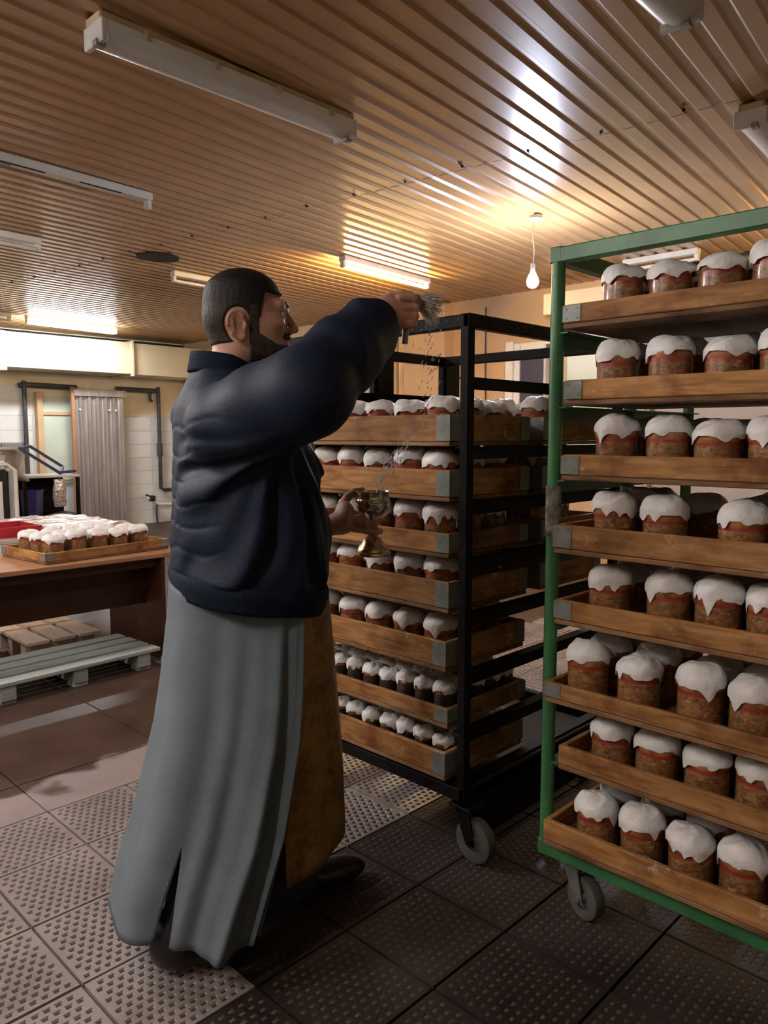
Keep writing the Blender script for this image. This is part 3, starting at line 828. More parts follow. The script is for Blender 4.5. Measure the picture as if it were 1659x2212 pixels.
def rack(label, xs, y0, y1, z0, z1, zrails, m, pr=.018, round_post=True, gusset=False):
    """posts at xs along the depth and at y0 (near, right) / y1 (left)"""
    o = thing('bakery_rack', label, 'rack')
    for x in xs:
        for y in (y0, y1):
            if round_post: MB().cyl((x, y, z0), (x, y, z1 - .02), pr, n=14).build('post', m, o, smooth=50)
            else: MB().bar((x, y, z0), (x, y, z1), pr * 2, pr * 2, (1, 0, 0)).build('post', m, o, bevel=.003)
    for y in (y0, y1):
        MB().bar((xs[0] - pr, y, z1 - .02), (xs[-1] + pr, y, z1 - .02), .036, .042).build('top_rail', m, o, bevel=.003)
        MB().bar((xs[0] - pr, y, z0 + .02), (xs[-1] + pr, y, z0 + .02), .036, .045).build('bottom_rail', m, o, bevel=.003)
    for x in (xs[0], xs[-1]):
        MB().bar((x, y0, z1 - .021), (x, y1, z1 - .021), .036, .040).build('top_rail', m, o, bevel=.003)
        MB().bar((x, y0, z0 + .019), (x, y1, z0 + .019), .036, .043).build('bottom_rail', m, o, bevel=.003)
    for z in zrails:
        for y, s in ((y0, 1), (y1, -1)):
            b = MB().bar((xs[0] - .01, y + s * .018, z - .004), (xs[-1], y + s * .018, z - .004), .040, .004)
            b.bar((xs[0] - .01, y, z - .022), (xs[-1], y, z - .022), .004, .036)
            b.build('tray_runner', m, o)
    if gusset:
        for x in xs[1:]:
            MB().box(x + .0, x + .10, y1 - .022, y1 - .018, z1 - .25, z1 - .02).build('gusset_plate', m, o, bevel=.002)
    return o

# green rack
GX = [1.835, 2.27, 2.71]; GY0, GY1 = 0.24, 1.135
gz = [1.657, 1.458, 1.260, 1.063, 0.868, 0.655, 0.460, 0.240]
gr = rack('tall green painted steel bakery rack full of wooden trays', GX, GY0, GY1, .180, 1.878, gz[:-1], M['green_steel'], .0185)
for x, y, a in ((1.90, 1.07, R(72)), (2.65, 1.07, R(20)), (1.90, .30, R(60)), (2.65, .30, R(200))):
    castor(gr, x, y, a)
MB().cyl((1.835, 1.135, 1.10), (1.835, 1.135, 1.24), .0215, n=14).build('tape_wrap', simple('dirty_grey_tape', (0.22, 0.20, 0.16), rough=.7, var=.4, scale=40, bump=.8), gr, smooth=50)
# tray fronts: how far they stick out, where the left end sits
gfront = [1.795, 1.80, 1.798, 1.785, 1.79, 1.762, 1.795, 1.772]
gleft = [1.094, 1.088, 1.090, 1.100, 1.096, 1.108, 1.078, 1.106]
gh = [.062, .066, .068, .078, .068, .056, .068, .072]
gcols = [[.966, .843, .720, .597, .474], [.98, .837, .697, .573, .45], [.976, .835, .711, .587, .463], [.966, .831, .641, .50], [.98, .815, .692, .569, .446],
         [1.020, .875, .715, .590, .466], [.96, .834, .705, .580, .456], [.983, .854, .724, .600, .476]]
POS = ['topmost', 'second', 'third', 'fourth', 'fifth', 'sixth', 'seventh', 'lowest']
TSC = {}
for k in range(8):
    ts = TSC.setdefault(gh[k], tray_set(.80, .44, gh[k], '_%d' % int(gh[k] * 1000)))
    pos = 'topmost tray' if k == 0 else 'lowest tray' if k == 7 else POS[k] + ' tray from the top'
    make_tray('wooden_tray', 'wooden bread tray full of iced cakes, %s on the green rack' % pos, ts, (gfront[k], gleft[k], gz[k]), R(-90) + rng.uniform(-.012, .006),
              'trays on the green rack', brackets=((0, 1, 2, 3) if k not in (6, 7) else (2,)))
for k in range(8):
    pos = 'topmost' if k == 0 else 'lowest' if k == 7 else POS[k]
    kit = FLAT if k == 0 else BIG
    for r in range(3):
        ro_ = 0 if r == 0 else rng.uniform(-.012, .008)
        for c, y in enumerate(gcols[k]):
            if r == 1 and k in (3,) and c == 1: continue
            x = gfront[k] + .083 + r * .130 + rng.uniform(-.003, .003)
            yy = y + (0 if r == 0 else ro_ + rng.uniform(-.0015, .0015))
            rw = ('front', 'middle', 'back')[r]
            cake('iced Easter cake %s from the left, %s row, %s tray of the green rack' % (ORD[c], rw, pos), (x, yy, gz[k] + .0135), kit,
                 'Easter cakes on the green rack', .95 if k > 1 else .925)

# black rack
BX = [1.872, 2.37, 2.83]; BY0, BY1 = 1.470, 2.37
bz = [1.345, 1.170, .990, .812, .622, .430, .258]
bh = [.100, .100, .078, .100, .098, .066, .094]
bk = rack('tall black steel bakery rack behind the chalice, filled with trays', BX, BY0, BY1, .205, 1.746, bz + [1.56], M['black_steel'], .0165, round_post=False, gusset=True)
for x, y, a in ((1.90, 1.475, R(86)), (2.76, 1.53, R(20)), (1.95, 2.30, R(60)), (2.76, 2.30, R(200))):
    castor(bk, x, y, a, 'black_steel', r=.073)
MB().box(1.875, 2.82, 1.472, 1.93, .196, .204).build('deck_plate', M['black_steel'], bk, bevel=.002)  # deck on the right part only, also blackens the shaded space below the trays
MB().box(1.90, 2.82, 1.452, 1.458, .055, .235).build('shade_skirt_plate', M['black_steel'], bk, bevel=.002)  # dark board added to keep the shade under the rack's right side black
def scrap(label, loc, sc):
    P = []
    for i in range(6):
        P.append([((i / 5 - .5) * .07 * sc, (j / 4 - .5) * .035 * sc * (1 - .3 * (i % 2)), .004 + .006 * abs(math.sin(i * 2.1 + j * 1.7))) for j in range(5)])
    b = MB(); b.grid(P); o = b.build('paper_scrap', M['white_paint'], None)
    m_ = o.modifiers.new('thick', 'SOLIDIFY'); m_.thickness = .001
    o.location = loc; o.rotation_euler = (0, 0, .6)
    tag(o, label, 'paper', 'paper scraps on the black rack base')
scrap('torn white paper scrap on the black rack base, nearest the front post', (2.10, 1.53, .204), 1.2)
scrap('small white paper scrap on the black rack base, beside the green post', (2.45, 1.53, .204), .9)
for k in range(7):
    ts = TSC.setdefault(bh[k], tray_set(.80, .44, bh[k], '_%d' % int(bh[k] * 1000)))
    pos = 'topmost tray' if k == 0 else 'lowest tray' if k == 6 else POS[k] + ' tray from the top'
    # trays lie between the runners; the front board faces the man
    make_tray('wooden_tray', 'wooden bread tray, %s on the black rack, front stack' % pos, ts, (1.856 - (.012 if k in (4, 6) else 0), BY1 - .045, bz[k]), R(-90), 'trays in the front stack of the black rack')
    if k < 4:
        make_tray('wooden_tray', 'wooden bread tray, %s on the black rack, back stack' % pos, ts, (2.385, BY1 - .045, bz[k]), R(-90), 'trays in the back stack of the black rack')
for k in range(7):
    pos = 'topmost' if k == 0 else 'lowest' if k == 6 else POS[k]
    z = bz[k] + .0135
    if k < 5:
        kit = FLAT if k == 0 else BIG
        for r in range(3):
            for c in range(5):
                y = 1.625 + c * .142 + rng.uniform(-.007, .007); x = 1.940 + r * .132 + rng.uniform(-.002, .002)
                cake('iced Easter cake %s from the right, %s row, %s tray of the black rack' % (ORD[c], ('front', 'middle', 'back')[r], pos), (x, y, z), kit, 'Easter cakes on the black rack', .95)
    else:
        for r in range(5):
            for c in range(9):
                if r > 1 and c > 1: continue
                y = 1.590 + c * .085 + rng.uniform(-.001, .001); x = 1.918 + r * .084 + rng.uniform(-.001, .001)
                cake('small iced Easter cake in dark paper, %s from right, row %s, %s black rack tray' % (ORD[c], ORD[r], pos), (x, y, z), SML, 'small Easter cakes low on the black rack', .96)
    if k < 4:
        for r in range(2):
            for c in range(3):
                y = 1.625 + c * .15 + rng.uniform(-.008, .008)
                cake('iced Easter cake %s from the right, row %s, %s back-stack tray, black rack' % (ORD[c], ORD[r], pos), (2.48 + r * .15, y, z), BIG, 'Easter cakes in the back stack')

# ================================================================== the priest: signed-distance modelling, meshed with surface nets
def A(*x): return np.array(x, dtype=np.float32)
def ell(p, c, r):
    q = (p - A(*c)) / A(*r); k0 = np.linalg.norm(q, axis=-1); k1 = np.linalg.norm(q / A(*r), axis=-1)
    return k0 * (k0 - 1.0) / np.maximum(k1, 1e-6)
def cap(p, a, b, ra, rb=None):
    rb = ra if rb is None else rb; a = A(*a); b = A(*b); ab = b - a
    h = np.clip(((p - a) @ ab) / max(float(ab @ ab), 1e-9), 0, 1)
    return np.linalg.norm(p - a - h[..., None] * ab, axis=-1) - (ra + (rb - ra) * h)
def chain(p, pts, rs, k=0.006):
    d = None
    for i in range(len(pts) - 1):
        c = cap(p, pts[i], pts[i + 1], rs[i], rs[i + 1]); d = c if d is None else smin(d, c, k)
    return d
def smin(a, b, k):
    h = np.clip(0.5 + 0.5 * (b - a) / k, 0, 1); return b + (a - b) * h - k * h * (1 - h)
def smax(a, b, k): return -smin(-a, -b, k)

def surface_net(fn, lo, hi, h, B=8):
    lo = np.array(lo, float); n = np.ceil((np.array(hi, float) - lo) / h / B).astype(int)
    bi = np.stack(np.meshgrid(*[np.arange(k) for k in n], indexing='ij'), -1).reshape(-1, 3)
    ctr = (lo + (bi * B + B / 2) * h).astype(np.float32)
    act = bi[np.abs(fn(ctr)) < h * B * 1.25]
    g = np.stack(np.meshgrid(*[np.arange(B + 1)] * 3, indexing='ij'), -1)
    dims = n * B + 1; S = np.array([dims[1] * dims[2], dims[2], 1], dtype=np.int64)
    V = []; K = []; Q = []
    for s in range(0, len(act), 400):
        a = act[s:s + 400]
        gi = a[:, None, None, None, :] * B + g[None]
        d = fn((lo + gi.reshape(-1, 3) * h).astype(np.float32)).reshape(len(a), B + 1, B + 1, B + 1)
        ins = d < 0
        cor = [(i, j, k) for i in (0, 1) for j in (0, 1) for k in (0, 1)]
        sl = lambda arr, c: arr[:, c[0]:c[0] + B, c[1]:c[1] + B, c[2]:c[2] + B]
        cnt = sum(sl(ins, c).astype(np.int8) for c in cor)
        m = (cnt > 0) & (cnt < 8)
        acc = np.zeros((m.sum(), 3)); num = np.zeros(m.sum())
        for c in cor:
            for ax in range(3):
                if c[ax]: continue
                c2 = list(c); c2[ax] = 1
                d0 = sl(d, c)[m]; d1 = sl(d, c2)[m]; x = (d0 < 0) != (d1 < 0)
                t = np.where(x, d0 / np.where(x, d0 - d1, 1), 0)
                pos = np.tile(np.array(c, float), (len(t), 1)); pos[:, ax] = t
                acc += pos * x[:, None]; num += x
        base = gi[:, :B, :B, :B][m]
        V.append(lo + (base + acc / num[:, None]) * h); K.append(base @ S)
        for ax in range(3):
            c2 = [0, 0, 0]; c2[ax] = 1
            i0 = sl(ins, (0, 0, 0)); i1 = sl(ins, tuple(c2)); x = i0 != i1
            bb = gi[:, :B, :B, :B][x] @ S; fl = i0[x]
            u, w = [S[(ax + 1) % 3], S[(ax + 2) % 3]]
            q = np.stack([bb, bb - u, bb - u - w, bb - w], -1)
            q[~fl] = q[~fl][:, ::-1]
            Q.append(q)
    V = np.concatenate(V); K = np.concatenate(K); Q = np.concatenate(Q)
    o = np.argsort(K); Ks = K[o]
    ix = np.searchsorted(Ks, Q); ix = np.clip(ix, 0, len(Ks) - 1)
    ok = (Ks[ix] == Q).all(1)
    F = o[ix[ok]]
    return V, F

def np_mesh(name, V, F, mats, mi=None):
    me = bpy.data.meshes.new(name)
    me.vertices.add(len(V)); me.vertices.foreach_set('co', np.asarray(V, np.float32).ravel())
    me.loops.add(F.size); me.loops.foreach_set('vertex_index', F.astype(np.int32).ravel())
    me.polygons.add(len(F)); me.polygons.foreach_set('loop_start', np.arange(0, F.size, 4, dtype=np.int32))
    me.polygons.foreach_set('loop_total', np.full(len(F), 4, dtype=np.int32))
    for m in mats: me.materials.append(m)
    if mi is not None: me.polygons.foreach_set('material_index', mi.astype(np.int32))
    me.polygons.foreach_set('use_smooth', np.ones(len(F), dtype=bool))
    me.update(calc_edges=True); me.validate()
    return me

def vnoise(p, s, seed=0.0):
    """cheap smooth pseudo-noise"""
    q = p * s + seed
    return (np.sin(q[:, 0] * 1.7 + 1.3 * np.sin(q[:, 1] * 1.1 + q[:, 2])) + np.sin(q[:, 1] * 2.1 + 1.1 * np.sin(q[:, 2] * 1.3 + q[:, 0])) + np.sin(q[:, 2] * 1.9 + 1.2 * np.sin(q[:, 0] * 1.2 + q[:, 1]))) / 3.0

# --- materials of the figure
def skin_mat():
    m, nt, b = nmat('skin'); L = nt.links
    tc = node(nt, 'ShaderNodeTexCoord')
    n1 = node(nt, 'ShaderNodeTexNoise'); n1.inputs['Scale'].default_value = 26; n1.inputs['Detail'].default_value = 6
    L.new(tc.outputs['Object'], n1.inputs['Vector'])
    r = ramp(nt, [(0.3, (0.46, 0.245, 0.175)), (0.7, (0.58, 0.335, 0.25))]); L.new(n1.outputs['Fac'], r.inputs[0])
    L.new(r.outputs[0], b.inputs['Base Color'])
    b.inputs['Roughness'].default_value = 0.5
    b.inputs['Subsurface Weight'].default_value = 0.12
    b.inputs['Subsurface Radius'].default_value = (0.02, 0.008, 0.004)
    b.inputs['Subsurface Scale'].default_value = 0.4
    n2 = node(nt, 'ShaderNodeTexNoise'); n2.inputs['Scale'].default_value = 260
    L.new(tc.outputs['Object'], n2.inputs['Vector'])
    bp = node(nt, 'ShaderNodeBump'); bp.inputs['Strength'].default_value = 0.15; bp.inputs['Distance'].default_value = 0.002
    L.new(n2.outputs['Fac'], bp.inputs['Height']); L.new(bp.outputs[0], b.inputs['Normal'])
    return m
M['skin'] = skin_mat()
def hair_mat():
    m, nt, b = nmat('short_dark_hair'); L = nt.links
    tc = node(nt, 'ShaderNodeTexCoord'); sx = node(nt, 'ShaderNodeSeparateXYZ'); L.new(tc.outputs['Object'], sx.inputs[0])
    mr = node(nt, 'ShaderNodeMapRange'); mr.inputs[1].default_value = 1.62; mr.inputs[2].default_value = 1.76
    L.new(sx.outputs[2], mr.inputs[0])
    # clipped sides show more scalp, the longer top is nearly black
    r = ramp(nt, [(0.0, (0.050, 0.034, 0.027)), (0.55, (0.030, 0.021, 0.017)), (0.85, (0.010, 0.008, 0.008))]); L.new(mr.outputs[0], r.inputs[0])
    n = node(nt, 'ShaderNodeTexNoise'); n.inputs['Scale'].default_value = 330; n.inputs['Detail'].default_value = 3
    mp = node(nt, 'ShaderNodeMapping'); mp.inputs['Scale'].default_value = (.6, 1, .4)
    L.new(tc.outputs['Object'], mp.inputs[0]); L.new(mp.outputs[0], n.inputs['Vector'])
    mx = node(nt, 'ShaderNodeMixRGB', blend_type='MULTIPLY'); mx.inputs['Fac'].default_value = .6
    L.new(r.outputs[0], mx.inputs['Color1']); L.new(n.outputs['Fac'], mx.inputs['Color2'])
    L.new(mx.outputs[0], b.inputs['Base Color'])
    b.inputs['Roughness'].default_value = 0.6; b.inputs['Specular IOR Level'].default_value = .3
    bp = node(nt, 'ShaderNodeBump'); bp.inputs['Strength'].default_value = 0.35; bp.inputs['Distance'].default_value = .003
    L.new(n.outputs['Fac'], bp.inputs['Height']); L.new(bp.outputs[0], b.inputs['Normal'])
    return m
M['hair'] = hair_mat()
M['beard'] = simple('dark_beard', (0.045, 0.029, 0.021), rough=0.7, var=0.35, scale=90, bump=0.4, bscale=300)
M['jacket'] = simple('navy_nylon', (0.0066, 0.0135, 0.0320), rough=0.62, var=0.10, scale=14, bump=0.12, bscale=120, spec=0.2)
M['jacket_rib'] = simple('navy_rib_knit', (0.0060, 0.0120, 0.028), rough=0.85, spec=.2, var=0.1, scale=30, bump=0.3, bscale=160)
M['robe'] = simple('grey_blue_wool_robe', (0.112, 0.146, 0.172), rough=0.85, var=0.06, scale=9, bump=0.25, bscale=420)
M['under'] = simple('dark_navy_cassock', (0.010, 0.014, 0.022), rough=0.8, var=0.1)
M['shoe'] = simple('black_leather', (0.012, 0.011, 0.011), rough=0.35, var=0.1)
def stole_mat():
    m, nt, b = nmat('gold_brocade'); L = nt.links
    tc = node(nt, 'ShaderNodeTexCoord')
    v = node(nt, 'ShaderNodeTexVoronoi'); v.inputs['Scale'].default_value = 60
    L.new(tc.outputs['Object'], v.inputs['Vector'])
    n1 = node(nt, 'ShaderNodeTexNoise'); n1.inputs['Scale'].default_value = 16; n1.inputs['Detail'].default_value = 6
    L.new(tc.outputs['Object'], n1.inputs['Vector'])
    mm = node(nt, 'ShaderNodeMath', operation='MULTIPLY_ADD'); mm.inputs[1].default_value = 0.35
    L.new(v.outputs['Distance'], mm.inputs[0]); L.new(n1.outputs['Fac'], mm.inputs[2])
    r = ramp(nt, [(0.35, (0.12, 0.062, 0.014)), (0.55, (0.20, 0.110, 0.024)), (0.8, (0.30, 0.18, 0.05))]); L.new(mm.outputs[0], r.inputs[0])
    L.new(r.outputs[0], b.inputs['Base Color'])
    b.inputs['Metallic'].default_value = 0.35; b.inputs['Roughness'].default_value = 0.45
    bp = node(nt, 'ShaderNodeBump'); bp.inputs['Strength'].default_value = 0.5; bp.inputs['Distance'].default_value = 0.003
    L.new(mm.outputs[0], bp.inputs['Height']); L.new(bp.outputs[0], b.inputs['Normal'])
    return m
M['stole'] = stole_mat()

PB = (1.15, 1.70, 0.0); PH = R(-20)
man = thing('person', 'bearded man in navy bomber jacket and grey robe sprinkling water', 'person', PB, PH)
# local frame of the figure: x forward, y to his left (away from the camera), z up

# ---- head
HO = A(0.062, 0.0, 1.690)
HYAW = R(-9)
def hq(p):
    q = p - HO; c, s = math.cos(HYAW), math.sin(HYAW)
    x = q[:, 0] + .03
    return np.stack([x * c + q[:, 1] * s - .03, -x * s + q[:, 1] * c, q[:, 2]], -1)
def hw(x, y, z):
    c, s = math.cos(HYAW), math.sin(HYAW); x = x + .03
    return (float(HO[0]) + x * c - y * s - .03, x * s + y * c, float(HO[2]) + z)
def head_sdf(p):
    q = hq(p)
    qm = q.copy(); qm[:, 1] = np.abs(qm[:, 1])
    d = ell(q, (-.012, 0, .022), (.096, .076, .082))
    d = smin(d, ell(q, (-.045, 0, -.02), (.062, .066, .062)), .03)           # occiput
    d = smin(d, ell(q, (.036, 0, -.036), (.066, .060, .078)), .03)           # face
    d = smin(d, ell(q, (.060, 0, -.098), (.038, .040, .030)), .03)           # chin
    d = smin(d, ell(qm, (.015, .048, -.078), (.045, .018, .030)), .03)       # jaw angle
    d = smin(d, ell(qm, (.062, .044, -.022), (.026, .020, .020)), .02)       # cheekbone
    d = smin(d, cap(qm, (.094, .0, .026), (.080, .044, .026), .012, .011), .018)   # brow
    d = smax(d, -ell(qm, (.108, .033, .004), (.024, .021, .014)), .012)      # eye socket
    d = smin(d, ell(qm, (.086, .032, .0115), (.012, .017, .006)), .004)      # upper lid
    d = smin(d, ell(qm, (.085, .032, -.008), (.011, .016, .005)), .004)      # lower lid
    d = smin(d, cap(q, (.096, 0, .016), (.121, 0, -.026), .0085, .0105), .012)     # nose bridge
    d = smin(d, ell(q, (.1235, 0, -.031), (.0115, .0125, .0105)), .007)       # tip
    d = smin(d, ell(qm, (.110, .014, -.037), (.012, .008, .009)), .006)      # wing
    d = smax(d, -ell(qm, (.118, .0065, -.046), (.006, .0038, .005)), .003)   # nostril
    d = smin(d, ell(q, (.098, 0, -.060), (.016, .026, .008)), .006)          # upper lip
    d = smin(d, ell(q, (.096, 0, -.074), (.015, .023, .007)), .006)          # lower lip
    d = smax(d, -ell(q, (.113, 0, -.067), (.010, .022, .0018)), .003)        # mouth line
    # neck
    d = smin(d, cap(q, (-.030, 0, -.085), (-.060, 0, -.215), .058, .066), .03)
    d = smin(d, ell(q, (.022, 0, -.120), (.016, .012, .014)), .025)
    # ears: tilted dish with rim, bowl and lobe
    e = qm - A(-.036, .080, -.036)
    ca, sa = math.cos(.22), math.sin(.22)
    e = np.stack([e[:, 0] * ca + e[:, 2] * sa, e[:, 1] - .35 * np.minimum(e[:, 0], 0) * -1 * .6, -e[:, 0] * sa + e[:, 2] * ca], -1)
    ear = ell(e, (0, 0, 0), (.0255, .0075, .036))
    ear = smax(ear, -ell(e, (.004, .010, .004), (.0165, .0085, .024)), .004)
    th = np.arctan2(e[:, 2] / .036, e[:, 0] / .0255)
    ring = np.sqrt((np.hypot(e[:, 0] / .0255 * .030, e[:, 2] / .036 * .030) - .0275) ** 2 + (e[:, 1] - .004) ** 2) - .0036
    ring = np.where(th < -2.6, ring + .004, ring); ring = np.where((th > -.9) & (th < .5), ring + .006, ring)
    ear = smin(ear, ring, .004)
    ear = smin(ear, ell(e, (.006, .001, -.034), (.011, .006, .011)), .006)
    ear = smin(ear, ell(e, (.019, .004, -.006), (.006, .006, .008)), .005)   # tragus
    ear = smin(ear, cap(e, (-.008, .004, .016), (-.010, .004, -.014), .0035), .004)
    ear = smax(ear, -ell(e, (.010, .008, -.004), (.006, .009, .009)), .003)
    d = smin(d, ear, .005)
    return d
# ---- hands
FIN = [.0085, .0085, .0082, .0070]
def right_hand(p):
    """fist round the sprinkler handle; handle axis HA -> HB"""
    p = p + A(.042, 0, .028)
    d = smin(ell(p, (.372, -.285, 1.702), (.040, .024, .043)), ell(p, (.392, -.282, 1.708), (.036, .026, .036)), .02)
    d = smin(d, cap(p, (.29, -.292, 1.655), (.355, -.286, 1.69), .029, .029), .02)   # wrist
    zs = [1.738, 1.716, 1.695, 1.676]
    for i, z in enumerate(zs):
        k = [1.0, 1.06, 1.0, .86][i]
        x0 = .402 + .003 * (1.5 - abs(i - 1.5))
        ch = chain(p, [(x0 - .004, -.300, z), (x0 + .034 * k, -.303, z + .002), (x0 + .046 * k, -.272, z + .001), (x0 + .018 * k, -.254, z - .001)], [.0105, .0098, .0090, .0078])
        d = smin(d, ch, .0055)
    th = chain(p, [(.368, -.262, 1.728), (.398, -.250, 1.749), (.425, -.258, 1.757), (.446, -.268, 1.755)], [.014, .0118, .0105, .0085])
    return smin(d, th, .010)
CHX, CHY, CHZ = 0.462, 0.085, 1.019      # chalice foot (local)
def left_hand(p):
    d = ell(p, (.375, .088, 1.140), (.026, .040, .046))
    d = smin(d, ell(p, (.366, .100, 1.120), (.034, .034, .030)), .02)
    d = smin(d, cap(p, (.27, .150, 1.085), (.355, .105, 1.118), .030, .029), .02)
    # thumb along the bowl to the far rim
    d = smin(d, chain(p, [(.372, .112, 1.165), (.400, .134, 1.192), (.430, .146, 1.208), (.455, .145, 1.213)], [.0155, .0125, .0112, .0088]), .012)
    # fingers curl under the bowl round the stem
    d = smin(d, chain(p, [(.388, .056, 1.132), (.416, .030, 1.126), (.440, .029, 1.122), (.454, .046, 1.118)], [.0120, .0102, .0096, .0084]), .003)
    d = smin(d, chain(p, [(.388, .066, 1.108), (.424, .040, 1.100), (.452, .040, 1.096), (.474, .056, 1.094)], [.0120, .0106, .0100, .0086]), .003)
    d = smin(d, chain(p, [(.384, .098, 1.112), (.420, .118, 1.098), (.458, .126, 1.104), (.486, .112, 1.112)], [.0125, .0112, .0102, .0086]), .006)
    d = smin(d, chain(p, [(.382, .116, 1.132), (.414, .142, 1.124), (.452, .153, 1.126), (.490, .148, 1.134)], [.0125, .0108, .0100, .0085]), .006)
    return d
def body_core(p):
    """rest of the body under the clothes"""
    q = p.copy(); q[:, 1] = np.abs(q[:, 1])
    d = ell(p, (.045, 0, 1.28), (.115, .165, .26))
    d = smin(d, ell(p, (.045, 0, 1.0), (.115, .155, .14)), .04)
    d = smin(d, cap(p, (.0, 0, 1.42), (.015, 0, 1.56), .08, .058), .05)
    d = smin(d, cap(q, (.01, .10, 1.44), (-.02, .18, 1.43), .06, .055), .05)
    d = smin(d, chain(p, [(-.03, -.19, 1.44), (.085, -.40, 1.50), (.30, -.292, 1.655)], [.055, .045, .026], .03), .03)
    d = smin(d, chain(p, [(.0, .19, 1.44), (.03, .27, 1.17), (.28, .148, 1.085)], [.055, .045, .031], .03), .03)
    d = smin(d, chain(p, [(.04, -.09, .92), (-.05, -.10, .50), (-.175, -.10, .10)], [.07, .055, .038], .03), .04)
    d = smin(d, chain(p, [(.05, .09, .92), (.16, .10, .50), (.22, .10, .10)], [.07, .055, .042], .03), .04)
    return d
parts = [surface_net(head_sdf, (-.12, -.11, 1.47), (.22, .11, 1.83), .0028),
         surface_net(right_hand, (.22, -.34, 1.57), (.45, -.22, 1.77), .0026),
         surface_net(left_hand, (.26, .0, 1.03), (.52, .2, 1.26), .0026),
         surface_net(body_core, (-.36, -.5, .02), (.40, .40, 1.60), .014)]
Vs = []; Fs = []; off = 0
for V_, F_ in parts:
    Vs.append(V_); Fs.append(F_ + off); off += len(V_)
bo = put('body', np_mesh('body', np.concatenate(Vs), np.concatenate(Fs), [M['skin']]), man)

# ---- hair, beard, brows, eyes
def hair_sdf(p):
    q = hq(p); d = head_sdf(p)
    # hairline: forehead edge, temples, round the ears, nape
    al = np.abs(q[:, 1])
    line = .068 - .25 * np.maximum(.09 - q[:, 0], 0) * 0          # forehead height
    top = q[:, 2] - (.052 + .0 * al)                                # above forehead line
    back = -.012 - q[:, 0]                                          # behind the ear line
    side = np.minimum(.026 + .25 * np.maximum(q[:, 2], 0) - q[:, 0], q[:, 2] + .012)               # temple patch
    reg = np.maximum(top, np.maximum(np.minimum(back, q[:, 2] + .078 - .10 * (q[:, 0] + .06)), side))
    e = np.stack([q[:, 0] + .034, (al - .080) * 1.5, q[:, 2] + .036], -1)
    reg = np.minimum(reg, np.linalg.norm(e / A(.036, .05, .046), axis=-1) * .036 - .036)
    th = .004 + .011 * np.clip((q[:, 2] - .02) / .06, 0, 1) + .0005 * vnoise(p, 260.0) + .0006 * vnoise(p, 520.0, 3.0)
    return smax(d - th, -reg, .006)
V_, F_ = surface_net(hair_sdf, (-.12, -.11, 1.56), (.22, .11, 1.84), .0028)
put('hair', np_mesh('hair', V_, F_, [M['hair']]), man)
def beard_sdf(p):
    q = hq(p); d = head_sdf(p); al = np.abs(q[:, 1])
    jaw = np.minimum(-.048 - q[:, 2] - .55 * np.clip(q[:, 0] - .014, 0, .05) + .8 * np.maximum(.014 - q[:, 0], 0), q[:, 2] + .135 - .35 * (q[:, 0] - .02))
    jaw = np.minimum(jaw, q[:, 0] + .004)
    burn = np.minimum(np.minimum(q[:, 0] + .004, .019 - q[:, 0]), np.minimum(.02 - q[:, 2], al - .04))
    mou = np.minimum(.008 - np.abs(q[:, 2] + .053), np.minimum(.034 - al, np.minimum(q[:, 0] - .07, .110 - q[:, 0])))
    reg = np.maximum(np.maximum(jaw, burn), mou)
    lips = np.linalg.norm(np.stack([q[:, 0] - .105, al, q[:, 2] + .067], -1) / A(.02, .024, .010), axis=-1)
    reg = np.minimum(reg, (lips - 1) * .01)
    th = .0045 + .006 * np.clip((-.085 - q[:, 2]) / .04, 0, 1) * np.clip((q[:, 0] - .02) / .04, 0, 1) + .0009 * vnoise(p, 230.0)
    return smax(d - th, -reg, .004)
V_, F_ = surface_net(beard_sdf, (-.05, -.10, 1.53), (.20, .10, 1.74), .0028)
put('beard', np_mesh('beard', V_, F_, [M['beard']]), man)
eye_m = simple('eye_white', (0.62, 0.58, 0.54), rough=0.1, var=.03); iris_m = simple('dark_iris', (0.02, 0.012, 0.008), rough=0.08)
for s in (-1, 1):
    b = MB(); c = hw(.0835, s * .032, .002); cy_, sy_ = math.cos(HYAW), math.sin(HYAW)
    prof = []
    for k in range(13):
        a = math.pi * k / 12; prof.append((.0118 * math.sin(a) + 1e-5, .0118 * math.cos(a)))
    # lathe about the forward axis
    n = 18; v = []; f = []
    for r_, x_ in prof:
        for i in range(n):
            t = 2 * math.pi * i / n; v.append((c[0] + x_ * cy_ - r_ * math.cos(t) * sy_, c[1] + x_ * sy_ + r_ * math.cos(t) * cy_, c[2] + r_ * math.sin(t)))
    mi = []
    for k in range(12):
        for i in range(n): f.append((k * n + i, k * n + (i + 1) % n, (k + 1) * n + (i + 1) % n, (k + 1) * n + i)); mi.append(1 if k < 3 else 0)
    b.v = v; b.f = f; b.mi = mi
    b.build('eye', [eye_m, iris_m], man, smooth=80)
    def brow_sdf(p, s=s):
        q = hq(p)
        d = chain(q, [(.104, s * .012, .026), (.101, s * .028, .033), (.086, s * .046, .028)], [.0045, .0050, .0030])
        return smax(d, np.abs(head_sdf(p)) - .004, .002)
    V_, F_ = surface_net(brow_sdf, (HO[0] + .04, -.08, 1.69), (HO[0] + .14, .07, 1.75), .0016)
    put('eyebrow', np_mesh('eyebrow', V_, F_, [M['hair']]), man)

